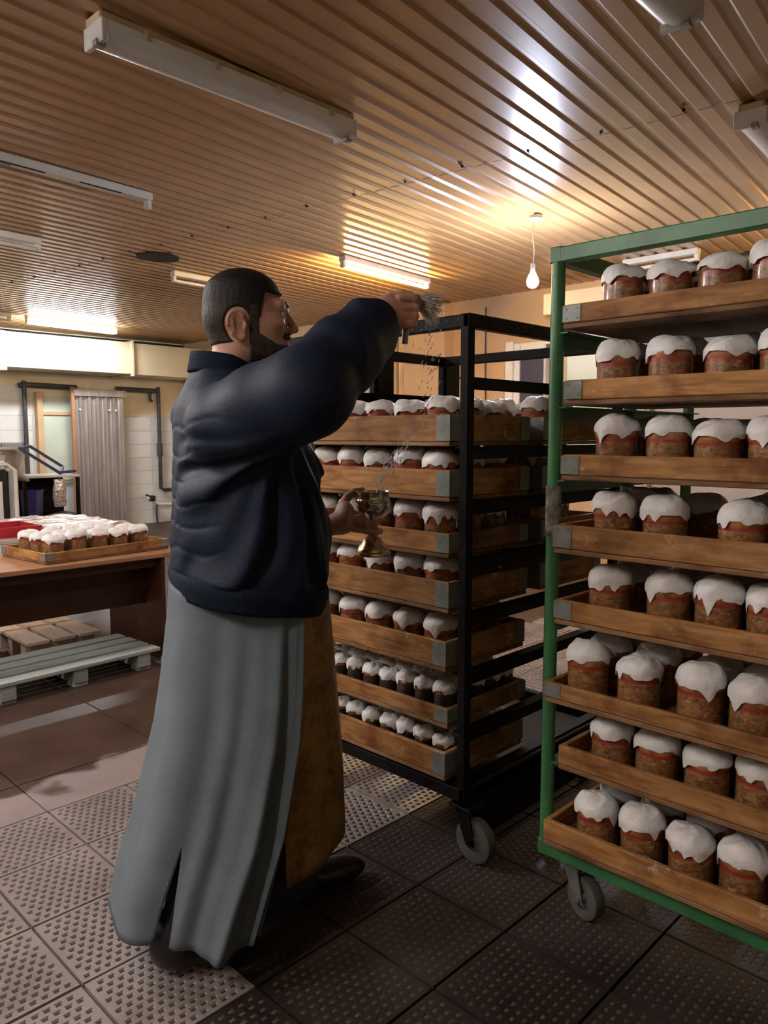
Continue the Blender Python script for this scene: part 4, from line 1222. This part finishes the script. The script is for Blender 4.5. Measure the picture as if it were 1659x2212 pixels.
# ---- jacket
ZL = A(.86, .90, .955, .985, 1.05, 1.15, 1.25, 1.34, 1.40, 1.45, 1.49, 1.525, 1.555, 1.62)
CF = A(.052, .052, .052, .052, .054, .056, .052, .046, .036, .028, .018, .008, .002, .000)
AF = A(.182, .185, .186, .196, .200, .198, .186, .176, .164, .150, .128, .100, .082, .076)
BL = A(.222, .225, .226, .238, .244, .244, .240, .236, .228, .208, .168, .118, .088, .080)
def torso_sdf(p, grow=0.0):
    z = np.clip(p[:, 2], .86, 1.62)
    c = np.interp(z, ZL, CF); a = np.interp(z, ZL, AF) + grow; b = np.interp(z, ZL, BL) + grow
    qx = (p[:, 0] - c) / a; qy = p[:, 1] / b
    k = (np.abs(qx) ** 2.3 + np.abs(qy) ** 2.3) ** (1 / 2.3)
    return (k - 1.0) * np.minimum(a, b) * .9
SHR, ELR, WRR = (-.035, -.180, 1.405), (.080, -.400, 1.472), (.298, -.292, 1.650)
SHL, ELL_, WRL = (.0, .185, 1.435), (.03, .275, 1.165), (.275, .150, 1.088)
def folds(p):
    # fan of creases from the armpit over the flank, quilting lines across the back, soft crumple
    ax, az = .10, 1.43
    fx = p[:, 0] - ax; fz = p[:, 2] - az; dist = np.hypot(fx, fz)
    phi = np.arctan2(fz, fx) + .16 * vnoise(p, 9.0, 2.0)
    fan = (np.sin(phi * 17.0 + 1.2 * vnoise(p, 7.0)) + .5 * np.sin(phi * 31 + 2.0)) * np.clip((dist - .06) / .15, 0, 1) * np.clip((.62 - dist) / .12, 0, 1)
    fan *= np.clip(-(p[:, 1]) / .1, 0, 1) * np.clip((p[:, 2] - .97) / .05, 0, 1) * np.clip((1.40 - p[:, 2]) / .08, 0, 1)
    bk = np.clip((-.05 - p[:, 0]) / .05, 0, 1) * np.clip((p[:, 2] - 1.0) / .05, 0, 1) * np.clip((1.46 - p[:, 2]) / .06, 0, 1)
    zz = (p[:, 2] - .25 * p[:, 0] + .02 * vnoise(p, 12.0, 5.0)) / .062
    quilt = -np.exp(-(np.sin(math.pi * zz) / .22) ** 2) * -1.0
    return .0088 * fan + .0036 * bk * quilt + .0022 * vnoise(p, 22.0, 1.0)
def sleeve_r(p):
    d = chain(p, [SHR, (.025, -.30, 1.438), ELR, (.185, -.352, 1.560), (.272, -.306, 1.630), WRR], [.104, .098, .092, .080, .064, .050], .05)
    return d
def sleeve_l(p):
    return chain(p, [SHL, (.012, .235, 1.30), ELL_, (.16, .21, 1.12), WRL], [.100, .088, .080, .068, .050], .05)
def jacket_sdf(p):
    d = torso_sdf(p)
    ar = sleeve_r(p)
    # sleeve creases across the forearm and elbow
    s = (p - A(*SHR)) @ (A(.33, -.1, .22) / .41)
    ar = ar + .0018 * np.sin(s * 75 + 2.0 * vnoise(p, 14.0)) * np.clip((s - .2) / .1, 0, 1) + .0018 * vnoise(p, 16.0, 4.0)
    d = smin(d, ar, .05)
    d = smin(d, sleeve_l(p) + .004 * vnoise(p, 18.0, 4.0), .05)
    d = d + folds(p)
    d = smax(d, .992 - .16 * (p[:, 0] - .05) - p[:, 2], .012)
    d = smax(d, p[:, 2] - (1.545 + .10 * np.maximum(-.02 - p[:, 0], 0) + .9 * np.maximum(np.abs(p[:, 1]) - .11, 0)), .010)
    # cuffs and neck cut square
    w = A(.218, .113, .160); w = A(*(np.array(WRR) - np.array(ELR))); w /= np.linalg.norm(w)
    d = smax(d, np.where(ar < .03, (p - A(*WRR)) @ w, -1.0), .006)
    wl_ = A(*(np.array(WRL) - np.array(ELL_))); wl_ /= np.linalg.norm(wl_)
    d = smax(d, np.where(sleeve_l(p) < .03, (p - A(*WRL)) @ wl_, -1.0), .006)
    # neck opening
    d = smax(d, -cap(p, (.030, 0, 1.56), (.075, 0, 1.75), .066, .12), .012)
    # front opening between the two halves
    wedge = np.maximum(np.abs(p[:, 1] - .015) - (.018 + .050 * np.clip((1.55 - p[:, 2]) / .5, 0, 1)), .16 - p[:, 0])
    wedge = np.maximum(wedge, p[:, 2] - 1.52)
    d = smax(d, -wedge, .012)
    return d
V_, F_ = surface_net(jacket_sdf, (-.22, -.56, .92), (.36, .42, 1.70), .0058)
put('jacket', np_mesh('jacket', V_, F_, [M['jacket']]), man)
# ribbed waistband, collar and cuffs
def band(name, z0, z1, grow, puls, n=150, lo_=0.0, hi_=2 * math.pi, tilt=0.0, zs=None):
    P = []; K = 7
    for k in range(K):
        s = k / (K - 1); z = z0 + (z1 - z0) * s; row = []
        bul = grow + .006 * math.sin(math.pi * s)
        c = float(np.interp(z, ZL, CF)); a = float(np.interp(z, ZL, AF)) + bul; b_ = float(np.interp(z, ZL, BL)) + bul
        for i in range(n + 1):
            t = lo_ + (hi_ - lo_) * i / n
            e = 2 / 2.3; cx, sy = math.cos(t), math.sin(t)
            w = 1 + puls * (i % 2)
            row.append((c + a * w * math.copysign(abs(cx) ** e, cx), b_ * w * math.copysign(abs(sy) ** e, sy), z + tilt * cx))
        P.append(row)
    b = MB(); b.grid(P); o = b.build(name, M['jacket_rib'], man, smooth=80)
    m_ = o.modifiers.new('thick', 'SOLIDIFY'); m_.thickness = .010; m_.offset = -1
    return o
band('waistband', .936, 1.006, .003, .006, lo_=R(22), hi_=R(342), tilt=-.030)
def ring_collar():
    P = []
    for k in range(6):
        s = k / 5; row = []
        for i in range(61):
            t = R(35) + R(290) * i / 60
            r1 = .084 - .006 * s; z = 1.530 + .050 * s + .012 * math.cos(t) * -1
            row.append((-.004 + (r1 + .004) * math.cos(t) + .004 * s, r1 * .98 * math.sin(t), z - .022 * max(0, math.cos(t))))
        P.append(row)
    b = MB(); b.grid(P); o = b.build('collar', M['jacket_rib'], man, smooth=80)
    m_ = o.modifiers.new('thick', 'SOLIDIFY'); m_.thickness = .008; m_.offset = 0
ring_collar()
for (p0, p1, r0, r1) in (((.270, -.307, 1.634), (.318, -.283, 1.669), .057, .046), ((.25, .163, 1.092), (.292, .142, 1.086), .055, .045)):
    a = Vector(p0); b_ = Vector(p1); dd = b_ - a
    MB().tube([a, a + dd * .3, a + dd * .6, a + dd * .9, b_], [r0, r0 * 1.03, r0, r1 * 1.03, r1 * .9], 40).build('cuff', M['jacket_rib'], man, smooth=70)

# ---- robe: two lofted panels that part at a slit low on the right rear
def interp(z, zs, vs): return float(np.interp(z, zs, vs))
RZ = [.03, .116, .24, .38, .61, .73, .93, 1.0]
BACK = [-.312, -.300, -.272, -.228, -.176, -.160, -.142, -.140]       # rear outline
FRNT = [-.040, -.012, .026, .070, .114, .127, .142, .142]             # right front edge
SIDE = [.258, .258, .256, .254, .246, .238, .216, .210]              # half width
LEFTF = [.16, .16, .16, .165, .17, .175, .18, .18]
def ring_pt(th, z, fold=True):
    """th: 0 = right front edge, 1 = straight back, 2 = left front"""
    bk = interp(z, RZ, BACK); fr = interp(z, RZ, FRNT); sd = interp(z, RZ, SIDE)
    if th <= 1.0:
        a = th * math.pi / 2                      # from the side-front round to the back
        c = bk + (fr - bk)
        x = bk + (fr - bk) * (math.cos(a) ** 1.0)
        y = -sd * (math.cos((1 - th) * math.pi / 2 * .98) if False else (1 - th ** 2.6) ** (1 / 2.6))
        if th < .25: y *= 1 - .10 * (1 - th / .25)
    else:
        t = th - 1.0; fl = interp(z, RZ, LEFTF); a = t * math.pi / 2
        x = bk + (fl - bk) * (1 - math.cos(a)); y = sd * .92 * (1 - (1 - t) ** 2.4) ** (1 / 2.4)
    if fold:
        low = min(1.0, (.95 - z) / .75)
        am = (.008 + .028 * low) * min(1.0, .35 + th * 4)
        f = math.sin(th * 13.0 + 1.0) * .6 + math.sin(th * 23.0 + 2.4 + 1.5 * z) * .30 + .14 * math.sin(th * 41 + 3 * z)
        nx, ny = (x - .02), y
        l = math.hypot(nx, ny) or 1
        x += am * f * nx / l; y += am * f * ny / l
    return x, y
def panel(t0, t1, ncol, e0=None, e1=None, zb0=.035, zb1=.035, tops=.99):
    P = []; NR = 46
    for k in range(NR + 1):
        s = k / NR; row = []
        for i in range(ncol + 1):
            u = i / ncol
            zb = zb0 + (zb1 - zb0) * u - .03 * math.sin(math.pi * u) * (1 if t0 == 0 else .3)
            z = tops - (tops - zb) * s
            a0 = t0 + (e0(z) if e0 else 0); a1 = t1 + (e1(z) if e1 else 0)
            x, y = ring_pt(a0 + (a1 - a0) * u, z)
            row.append((x, y, z))
        P.append(row)
    return P
gap = lambda z: max(0.0, (.36 - z) / .3) ** 1.1
rb = MB()
rb.grid(panel(0.0, .88, 110, e1=lambda z: -.07 * gap(z), zb0=.150, zb1=.125))
rb.grid(panel(.88, 2.0, 120, e0=lambda z: .03 * gap(z), zb0=.125, zb1=.04))
rme = rb.mesh('robe', M['robe'])
bm = bmesh.new(); bm.from_mesh(rme); bmesh.ops.remove_doubles(bm, verts=bm.verts[:], dist=.0004); bm.to_mesh(rme); bm.free()
rme.polygons.foreach_set('use_smooth', [True] * len(rme.polygons)); rme.update()
ro = put('robe', rme, man)
m_ = ro.modifiers.new('thick', 'SOLIDIFY'); m_.thickness = .005
# dark cassock under the robe
P = []
for k in range(16):
    z = .93 - .80 * k / 15; row = []
    for i in range(65):
        t = 2 * math.pi * i / 64; lw = (.93 - z) / .8
        f = 1 + .03 * math.sin(9 * t) * lw
        row.append((.045 - .02 * lw + (.145 + .06 * lw) * f * math.cos(t), (.150 + .02 * lw) * f * math.sin(t), z))
    P.append(row)
b = MB(); b.grid(P); o = b.build('cassock', M['under'], man, smooth=80)
m_ = o.modifiers.new('thick', 'SOLIDIFY'); m_.thickness = .004
# stole hanging down the front
P = []
NZ = 60
for k in range(NZ + 1):
    z = 1.50 - (1.50 - .30) * k / NZ; row = []
    for i in range(33):
        t = R(-86) + R(152) * i / 32
        if z > .95:
            c = interp(z, ZL, CF); a = interp(z, ZL, AF) * .985 + .004; b_ = interp(z, ZL, BL) * .9
        else:
            lw = (.95 - z) / .7; c = .052 + .01 * lw; a = .215 + .035 * min(1, lw * 1.5); b_ = .205 + .01 * lw
        sc = 1 + .02 * math.sin(t * 11 + z * 4) * min(1, max(0, (1.0 - z) * 2))
        nar = 1.0 if z < .95 else max(.28, 1.0 - (z - .95) * 2.4)
        tt = t * nar
        zz = z + (-.055 * (t / R(66)) * -1 if k == NZ else 0)
        row.append((c + a * sc * math.cos(tt), b_ * sc * math.sin(tt), z + .06 * (t / R(66)) * (k / NZ) ** 3))
    P.append(row)
b = MB(); b.grid(P); o = b.build('stole', M['stole'], man, smooth=80)
m_ = o.modifiers.new('thick', 'SOLIDIFY'); m_.thickness = .004
# trousers and shoes
def leg_sdf(p):
    d = chain(p, [(.04, -.09, .80), (-.05, -.10, .48), (-.180, -.100, .10)], [.10, .074, .050], .04)
    return smax(smin(d, chain(p, [(.05, .09, .80), (.16, .10, .48), (.225, .10, .10)], [.10, .078, .058], .04), .04), .075 - p[:, 2], .01) + .003 * vnoise(p, 24.0)
V_, F_ = surface_net(leg_sdf, (-.34, -.24, .05), (.34, .24, .95), .009)
put('trousers', np_mesh('trousers', V_, F_, [M['under']]), man)
def shoe_sdf(x0, y0, lift):
    def f(p):
        q = p - A(x0, y0, 0)
        z = q[:, 2] - lift * np.clip((.08 - q[:, 0]) / .2, 0, 1)
        q = np.stack([q[:, 0], q[:, 1], z], -1)
        d = smin(ell(q, (.10, 0, .035), (.105, .046, .042)), ell(q, (-.03, 0, .048), (.055, .040, .055)), .04)
        d = smin(d, cap(q, (-.02, 0, .06), (-.02, 0, .12), .040, .042), .03)
        return smax(d, -q[:, 2] + .002, .006)
    return f
for x0, y0, lf in ((-.165, -.100, .04), (.235, .10, .0)):
    V_, F_ = surface_net(shoe_sdf(x0, y0, lf), (x0 - .12, y0 - .08, -.01), (x0 + .25, y0 + .08, .22), .005)
    put('shoe', np_mesh('shoe', V_, F_, [M['shoe']]), man)

def P2W(x, y, z):
    c, s = math.cos(PH), math.sin(PH)
    return (PB[0] + c * x - s * y, PB[1] + s * x + c * y, z)

# ---- chalice, with a lathe-turned foot, knop and bowl
M['gilt'] = simple('worn_gilt_silver', (0.60, 0.50, 0.30), rough=0.22, metal=1.0, var=0.22, scale=40, bump=0.35, bscale=60)
M['silver'] = simple('polished_silver', (0.62, 0.60, 0.56), rough=0.16, metal=1.0, var=0.12, scale=40, bump=0.3, bscale=60)
M['water'] = None
ch = thing('chalice', 'ornate silver gilt chalice held in the left hand', 'chalice', P2W(CHX, CHY, CHZ), 0)
MB().lathe([(.0, .001), (.053, .0), (.054, .004), (.053, .010), (.047, .013), (.046, .018), (.040, .028), (.034, .034), (.033, .038), (.024, .052), (.014, .060), (.011, .064)], 40).build('foot', M['gilt'], ch, smooth=35)
MB().lathe([(.010, .062), (.013, .066), (.010, .069), (.014, .074), (.018, .082), (.014, .090), (.009, .095), (.013, .099), (.009, .103), (.009, .108)], 32).build('knop', M['gilt'], ch, smooth=50)
MB().lathe([(.004, .106), (.014, .108), (.032, .118), (.044, .132), (.050, .148), (.051, .165), (.050, .176), (.0525, .190), (.0545, .193), (.0525, .194), (.048, .176), (.048, .150), (.036, .126), (.004, .115)], 48).build('bowl', M['silver'], ch, smooth=45)
MB().lathe([(.0515, .160), (.0528, .163), (.0528, .168), (.0515, .171)], 48, cap=False).build('ornament_band', M['gilt'], ch, smooth=45)
def water_mat():
    m, nt, b = nmat('clear_water')
    b.inputs['Base Color'].default_value = (0.95, 0.97, 1, 1); b.inputs['Roughness'].default_value = 0.02
    b.inputs['Transmission Weight'].default_value = 0.75; b.inputs['IOR'].default_value = 1.33
    return m
M['water'] = water_mat()
MB().lathe([(.0, .168), (.0475, .168)], 40, cap=False).build('water', M['water'], ch, smooth=50)

# ---- sprinkler brush in the raised fist
sp = thing('sprinkler_brush', 'holy water sprinkler brush with pale bristles in the raised fist', 'brush', P2W(.386, -.278, 1.575), 0)
c, s = math.cos(PH), math.sin(PH)
def rl(x, y, z): return (c * x - s * y, s * x + c * y, z)
hdl = [rl(-.004, .0, .03), rl(.0, 0, .08), rl(.004, .0, .13), rl(.014, .0, .142)]
MB().tube(hdl, [.008, .009, .009, .010], 14).build('handle', M['castor_metal'], sp, smooth=60)
ax = Vector(rl(.050, -.004, -.012)).normalized()
b0 = Vector(rl(.012, .0, .140))
MB().cyl(b0 - ax * .004, b0 + ax * .018, .012, .016, n=16).build('ferrule', M['castor_metal'], sp, smooth=50)
M['bristle'] = simple('pale_bristle', (0.52, 0.47, 0.42), rough=0.6, var=.3, scale=60)
b = MB(); rg = random.Random(3)
a1 = ax.orthogonal().normalized(); a2 = ax.cross(a1)
for k in range(240):
    t = rg.uniform(0, 6.283); r0 = math.sqrt(rg.random()); 
    base = b0 + ax * .016 + (a1 * math.cos(t) + a2 * math.sin(t)) * (.014 * r0)
    out = (a1 * math.cos(t) + a2 * math.sin(t)) * (.030 * r0 * rg.uniform(.7, 1.2))
    ln = rg.uniform(.045, .066)
    tip = base + ax * ln + out + Vector((0, 0, -.014 * rg.random()))
    mid = base + ax * ln * .5 + out * .35
    b.tube([base, mid, tip], [.0011, .0010, .0006], 4)
o = b.build('bristles', M['bristle'], sp); o['kind'] = 'stuff'

# ---- falling drops of water between brush and chalice (uncountable spray)
b = MB(); rg = random.Random(11)
path = [(.46, -.27, 1.66), (.48, -.24, 1.59), (.50, -.20, 1.51), (.52, -.13, 1.42), (.505, -.06, 1.36), (.495, .0, 1.31), (.485, .05, 1.27), (.472, .08, 1.235)]
def drop(p, ln, r, dx):
    d = Vector(dx).normalized(); n = 6; P = Vector(p)
    b.tube([P - d * ln * .5, P - d * ln * .2, P + d * ln * .2, P + d * ln * .5], [r * .25, r * .9, r, r * .3], n)
for k in range(170):
    t = rg.random() ** .8 * (len(path) - 1); i = min(int(t), len(path) - 2); u = t - i
    q = [path[i][j] + (path[i + 1][j] - path[i][j]) * u for j in range(3)]
    w = .020 if i < 3 else .010
    p = P2W(q[0] + rg.gauss(0, w * .7), q[1] + rg.gauss(0, w), q[2] + rg.gauss(0, .012))
    drop(p, rg.uniform(.006, .014), rg.uniform(.0009, .0019), (.5 + rg.uniform(-.2, .2), -.2, .8))
for k in range(40):
    p = P2W(.45 + rg.gauss(0, .03), -.275 + rg.gauss(0, .025), 1.675 + rg.gauss(0, .035))
    drop(p, rg.uniform(.006, .014), rg.uniform(.0008, .0014), (.1, 0, 1))
M['drop'] = simple('glint_white_water_drop', (0.9, 0.93, 0.97), rough=0.08, var=.01)  # white base paints in the lamplight that clear drops would catch
M['drop'].node_tree.nodes['Principled BSDF'].inputs['Transmission Weight'].default_value = 0.35
o = b.build('water_spray', M['drop'], None, smooth=80)
tag(o, 'spray of water drops falling from the brush towards the chalice', 'water', kind='stuff')

# ================================================================== left background: desk, pallets, table, machines
dk = thing('desk', 'brown veneer desk with side panel, carrying a tray of cakes', 'desk')
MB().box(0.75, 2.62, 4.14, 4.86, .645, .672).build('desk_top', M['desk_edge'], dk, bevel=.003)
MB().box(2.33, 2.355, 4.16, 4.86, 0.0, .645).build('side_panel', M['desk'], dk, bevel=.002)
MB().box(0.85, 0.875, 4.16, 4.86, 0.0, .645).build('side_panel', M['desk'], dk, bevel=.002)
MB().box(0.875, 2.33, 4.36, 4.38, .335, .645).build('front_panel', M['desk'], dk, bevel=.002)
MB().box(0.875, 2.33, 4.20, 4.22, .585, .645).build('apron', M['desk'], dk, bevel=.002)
ts = tray_set(.80, .50, .062, '_desk')
tt = make_tray('wooden_tray', 'pale wooden tray of iced cakes on the brown desk', ts, (1.66, 4.20, .6735), R(6), None)
for r in range(3):
    for cc in range(5):
        if (r, cc) == (2, 4): continue
        lx = .10 + cc * .136 + rng.uniform(-.002, .002); ly = .10 + r * .138 + rng.uniform(-.002, .002)
        a = R(6); x = 1.66 + lx * math.cos(a) - ly * math.sin(a); y = 4.20 + lx * math.sin(a) + ly * math.cos(a)
        cake('iced Easter cake, %s from the left, %s row of the desk tray' % (ORD[cc], ('front', 'middle', 'back')[r]), (x, y, .6875), FLAT, 'Easter cakes on the desk tray', .99)
# pallets under the desk
def pallet(label, loc, rz, nx, wd, ln, m, gap_, zt):
    o = thing('pallet', label, 'pallet', loc, rz)
    for k in range(nx):
        MB().box(0, ln, k * (wd + gap_), k * (wd + gap_) + wd, zt - .02, zt).build('slat', M[m], o, bevel=.002)
    W = nx * (wd + gap_) - gap_
    for x in (.06, ln * .5 - .04, ln - .14):
        MB().box(x, x + .08, 0.01, W - .01, .02, zt - .021).build('bearer', M[m], o, bevel=.003)
        for y in (.02, W - .10):
            MB().box(x, x + .08, y, y + .08, 0.0, .02).build('foot', M[m], o, bevel=.002)
    return o
pallet('grey green slatted pallet lying under the desk', (1.28, 4.02, 0), R(3), 4, .095, 0.98, 'pallet_grey', .035, .12)
pl_ = pallet('pale plank pallet behind the grey one under the desk', (2.14, 4.60, 0), R(90), 3, .13, .62, 'wood_pale', .03, .15)
o = MB().tube([(2.29, 4.12, .030), (2.36, 4.10, .022), (2.44, 4.09, .018)], .018, 8).build('stick', M['wood_pale'], None, smooth=60)
tag(o, 'short pale stick lying at the foot of the desk panel', 'stick')

# second table behind with a film-wrapped stack and a red crate
tb = thing('work_table', 'low dark table behind the desk carrying film wrapped trays', 'table')
MB().box(1.3, 2.95, 5.45, 6.45, .635, .665).build('table_top', M['beige'], tb, bevel=.004)
for x, y in ((1.36, 5.5), (2.88, 5.5), (1.36, 6.38), (2.88, 6.38)):
    MB().box(x - .03, x + .03, y - .03, y + .03, 0, .635).build('leg', M['black_steel'], tb, bevel=.003)
fl = thing('wrapped_tray_stack', 'flat stack of trays under crumpled pinkish film', 'tray stack', (2.20, 5.47, .665), R(3))
MB().box(0, .62, 0, .95, .0, .030).build('tray', M['desk'], fl, bevel=.004)
P = []
for i in range(34):
    row = []
    for j in range(44):
        x = -.02 + .66 * i / 33; y = -.02 + .99 * j / 43
        ed = min(i, 33 - i, j, 43 - j)
        z = .052 + .012 * mnoise.noise(Vector((x * 9, y * 9, 0))) + .006 * mnoise.noise(Vector((x * 26, y * 26, 3)))
        if ed < 2: z = z - (.030 if ed == 0 else .008)
        row.append((x, y, z))
    P.append(row)
b = MB(); b.grid(P); o = b.build('film_sheet', M['film'], fl, smooth=40)
m_ = o.modifiers.new('thick', 'SOLIDIFY'); m_.thickness = .002
rc = thing('red_crate', 'shallow red crate at the left edge behind the cakes', 'crate', (1.68, 5.55, .665), 0)
MB().box(0, .50, 0, .40, 0, .012).build('crate_floor', M['red'], rc)
for a_ in ((0, .50, 0, .015), (0, .50, .385, .40), (0, .015, .015, .385), (.485, .50, .015, .385)):
    MB().box(*a_, .012, .075).build('crate_side', M['red'], rc, bevel=.003)

# dough machine: rounded white frame round a black opening, beige hood above
mx = thing('dough_machine', 'dough machine with white rimmed black opening and beige hood', 'machine', (2.28, 8.0, 0))
MB().box(0, .62, .05, .6, .10, 1.05).build('body', M['white_paint'], mx, bevel=.02, segs=2)
b = MB(); b.box(.0, .56, .0, .05, .50, 1.04); b.build('opening', M['black'], mx, bevel=.02, segs=2)
MB().box(.06, .49, -.015, .0, .50, .92).build('inner_panel', M['white_paint'], mx, bevel=.004)
rim = [(-.02, .0, .48), (-.02, .0, 1.09), (.54, .0, 1.09), (.62, .0, 1.03), (.62, .0, .50)]
MB().tube(rim, .022, 10).build('rim', M['white_paint'], mx, smooth=60)
P = []
for (yy) in (.05, .55):
    P.append([(0, yy, 1.10), (.0, yy, 1.25), (.66, yy, 1.25), (.745, yy, 1.18), (.72, yy, .98), (.78, yy, .92)])
b = MB(); b.grid(P); o = b.build('hood', M['beige'], mx, smooth=30)
m_ = o.modifiers.new('thick', 'SOLIDIFY'); m_.thickness = .02
for x, y in ((.05, .1), (.57, .1), (.05, .55), (.57, .55)):
    MB().cyl((x, y, 0), (x, y, .12), .03, n=10).build('foot', M['black'], mx)
# shelf trolley with bin and silver bag
tr = thing('shelf_trolley', 'dark steel trolley with a pale top in front of the metal door', 'trolley', (3.14, 8.45, 0))
MB().box(0, .62, 0, .5, .915, .94).build('top_sheet', M['tile_white'], tr, bevel=.004)
MB().box(0, .62, 0, .5, .48, .50).build('shelf', M['black_steel'], tr, bevel=.004)
MB().box(0, .62, .46, .48, .50, .915).build('back_panel', M['black_steel'], tr)
for x, y in ((.02, .02), (.60, .02), (.02, .48), (.60, .48)):
    MB().box(x - .018, x + .018, y - .018, y + .018, 0, .915).build('post', M['black_steel'], tr, bevel=.002)
bn = thing('blue_bin', 'dark blue plastic bin on the trolley shelf', 'bin', (3.29, 8.62, .50))
MB().lathe([(.11, 0), (.125, .26), (.135, .26), (.135, .28), (.120, .28), (.105, .01)], 4).build('tub', M['blue'], bn)
bg = thing('silver_bag', 'crumpled silver bag hanging on the trolley', 'bag', (3.50, 8.39, .60))
rows = []
for k in range(12):
    z = .30 * k / 11; row = []
    for i in range(20):
        t = 2 * math.pi * i / 20; w = .075 * (1 - .35 * abs(k / 11 - .4)) * (1 + .15 * mnoise.noise(Vector((math.cos(t) * 2, math.sin(t) * 2, z * 14))))
        row.append((w * math.cos(t), .5 * w * math.sin(t), z))
    rows.append(row)
b = MB(); b.grid(rows, closed=True); b.f.append(list(range(19, -1, -1))); b.mi.append(0)
b.build('sack', M['foil'], bg, smooth=60)
MB().tube([(0, 0, .29), (0, .03, .32), (0, .04, .29)], .008, 6).build('strap', M['black'], bg)
fr = thing('folding_stand', 'tilted dark blue steel frame leaning on the trolley', 'stand', (3.16, 8.55, .956))
for p0, p1 in (((.0, .0, .28), (.42, .0, .0)), ((.20, .25, .30), (.56, .25, .06)), ((.0, .0, .28), (.20, .25, .30)), ((.42, .0, .0), (.56, .25, .06)), ((.42, .0, .01), (.60, .0, .02))):
    MB().bar(p0, p1, .03, .03).build('frame_bar', M['blue_steel'], fr, bevel=.003)
bx = thing('wall_box', 'small grey switch box on the far left wall', 'box', (3.80, 10.92, 1.12))
MB().box(0, .30, 0, .05, 0, .16).build('case', M['castor_metal'], bx, bevel=.006)
MB().box(.03, .27, -.008, 0, .02, .14).build('cover', M['zinc'], bx, bevel=.004)
print('CAKES', NCAKE[0], 'objects', len(bpy.data.objects))
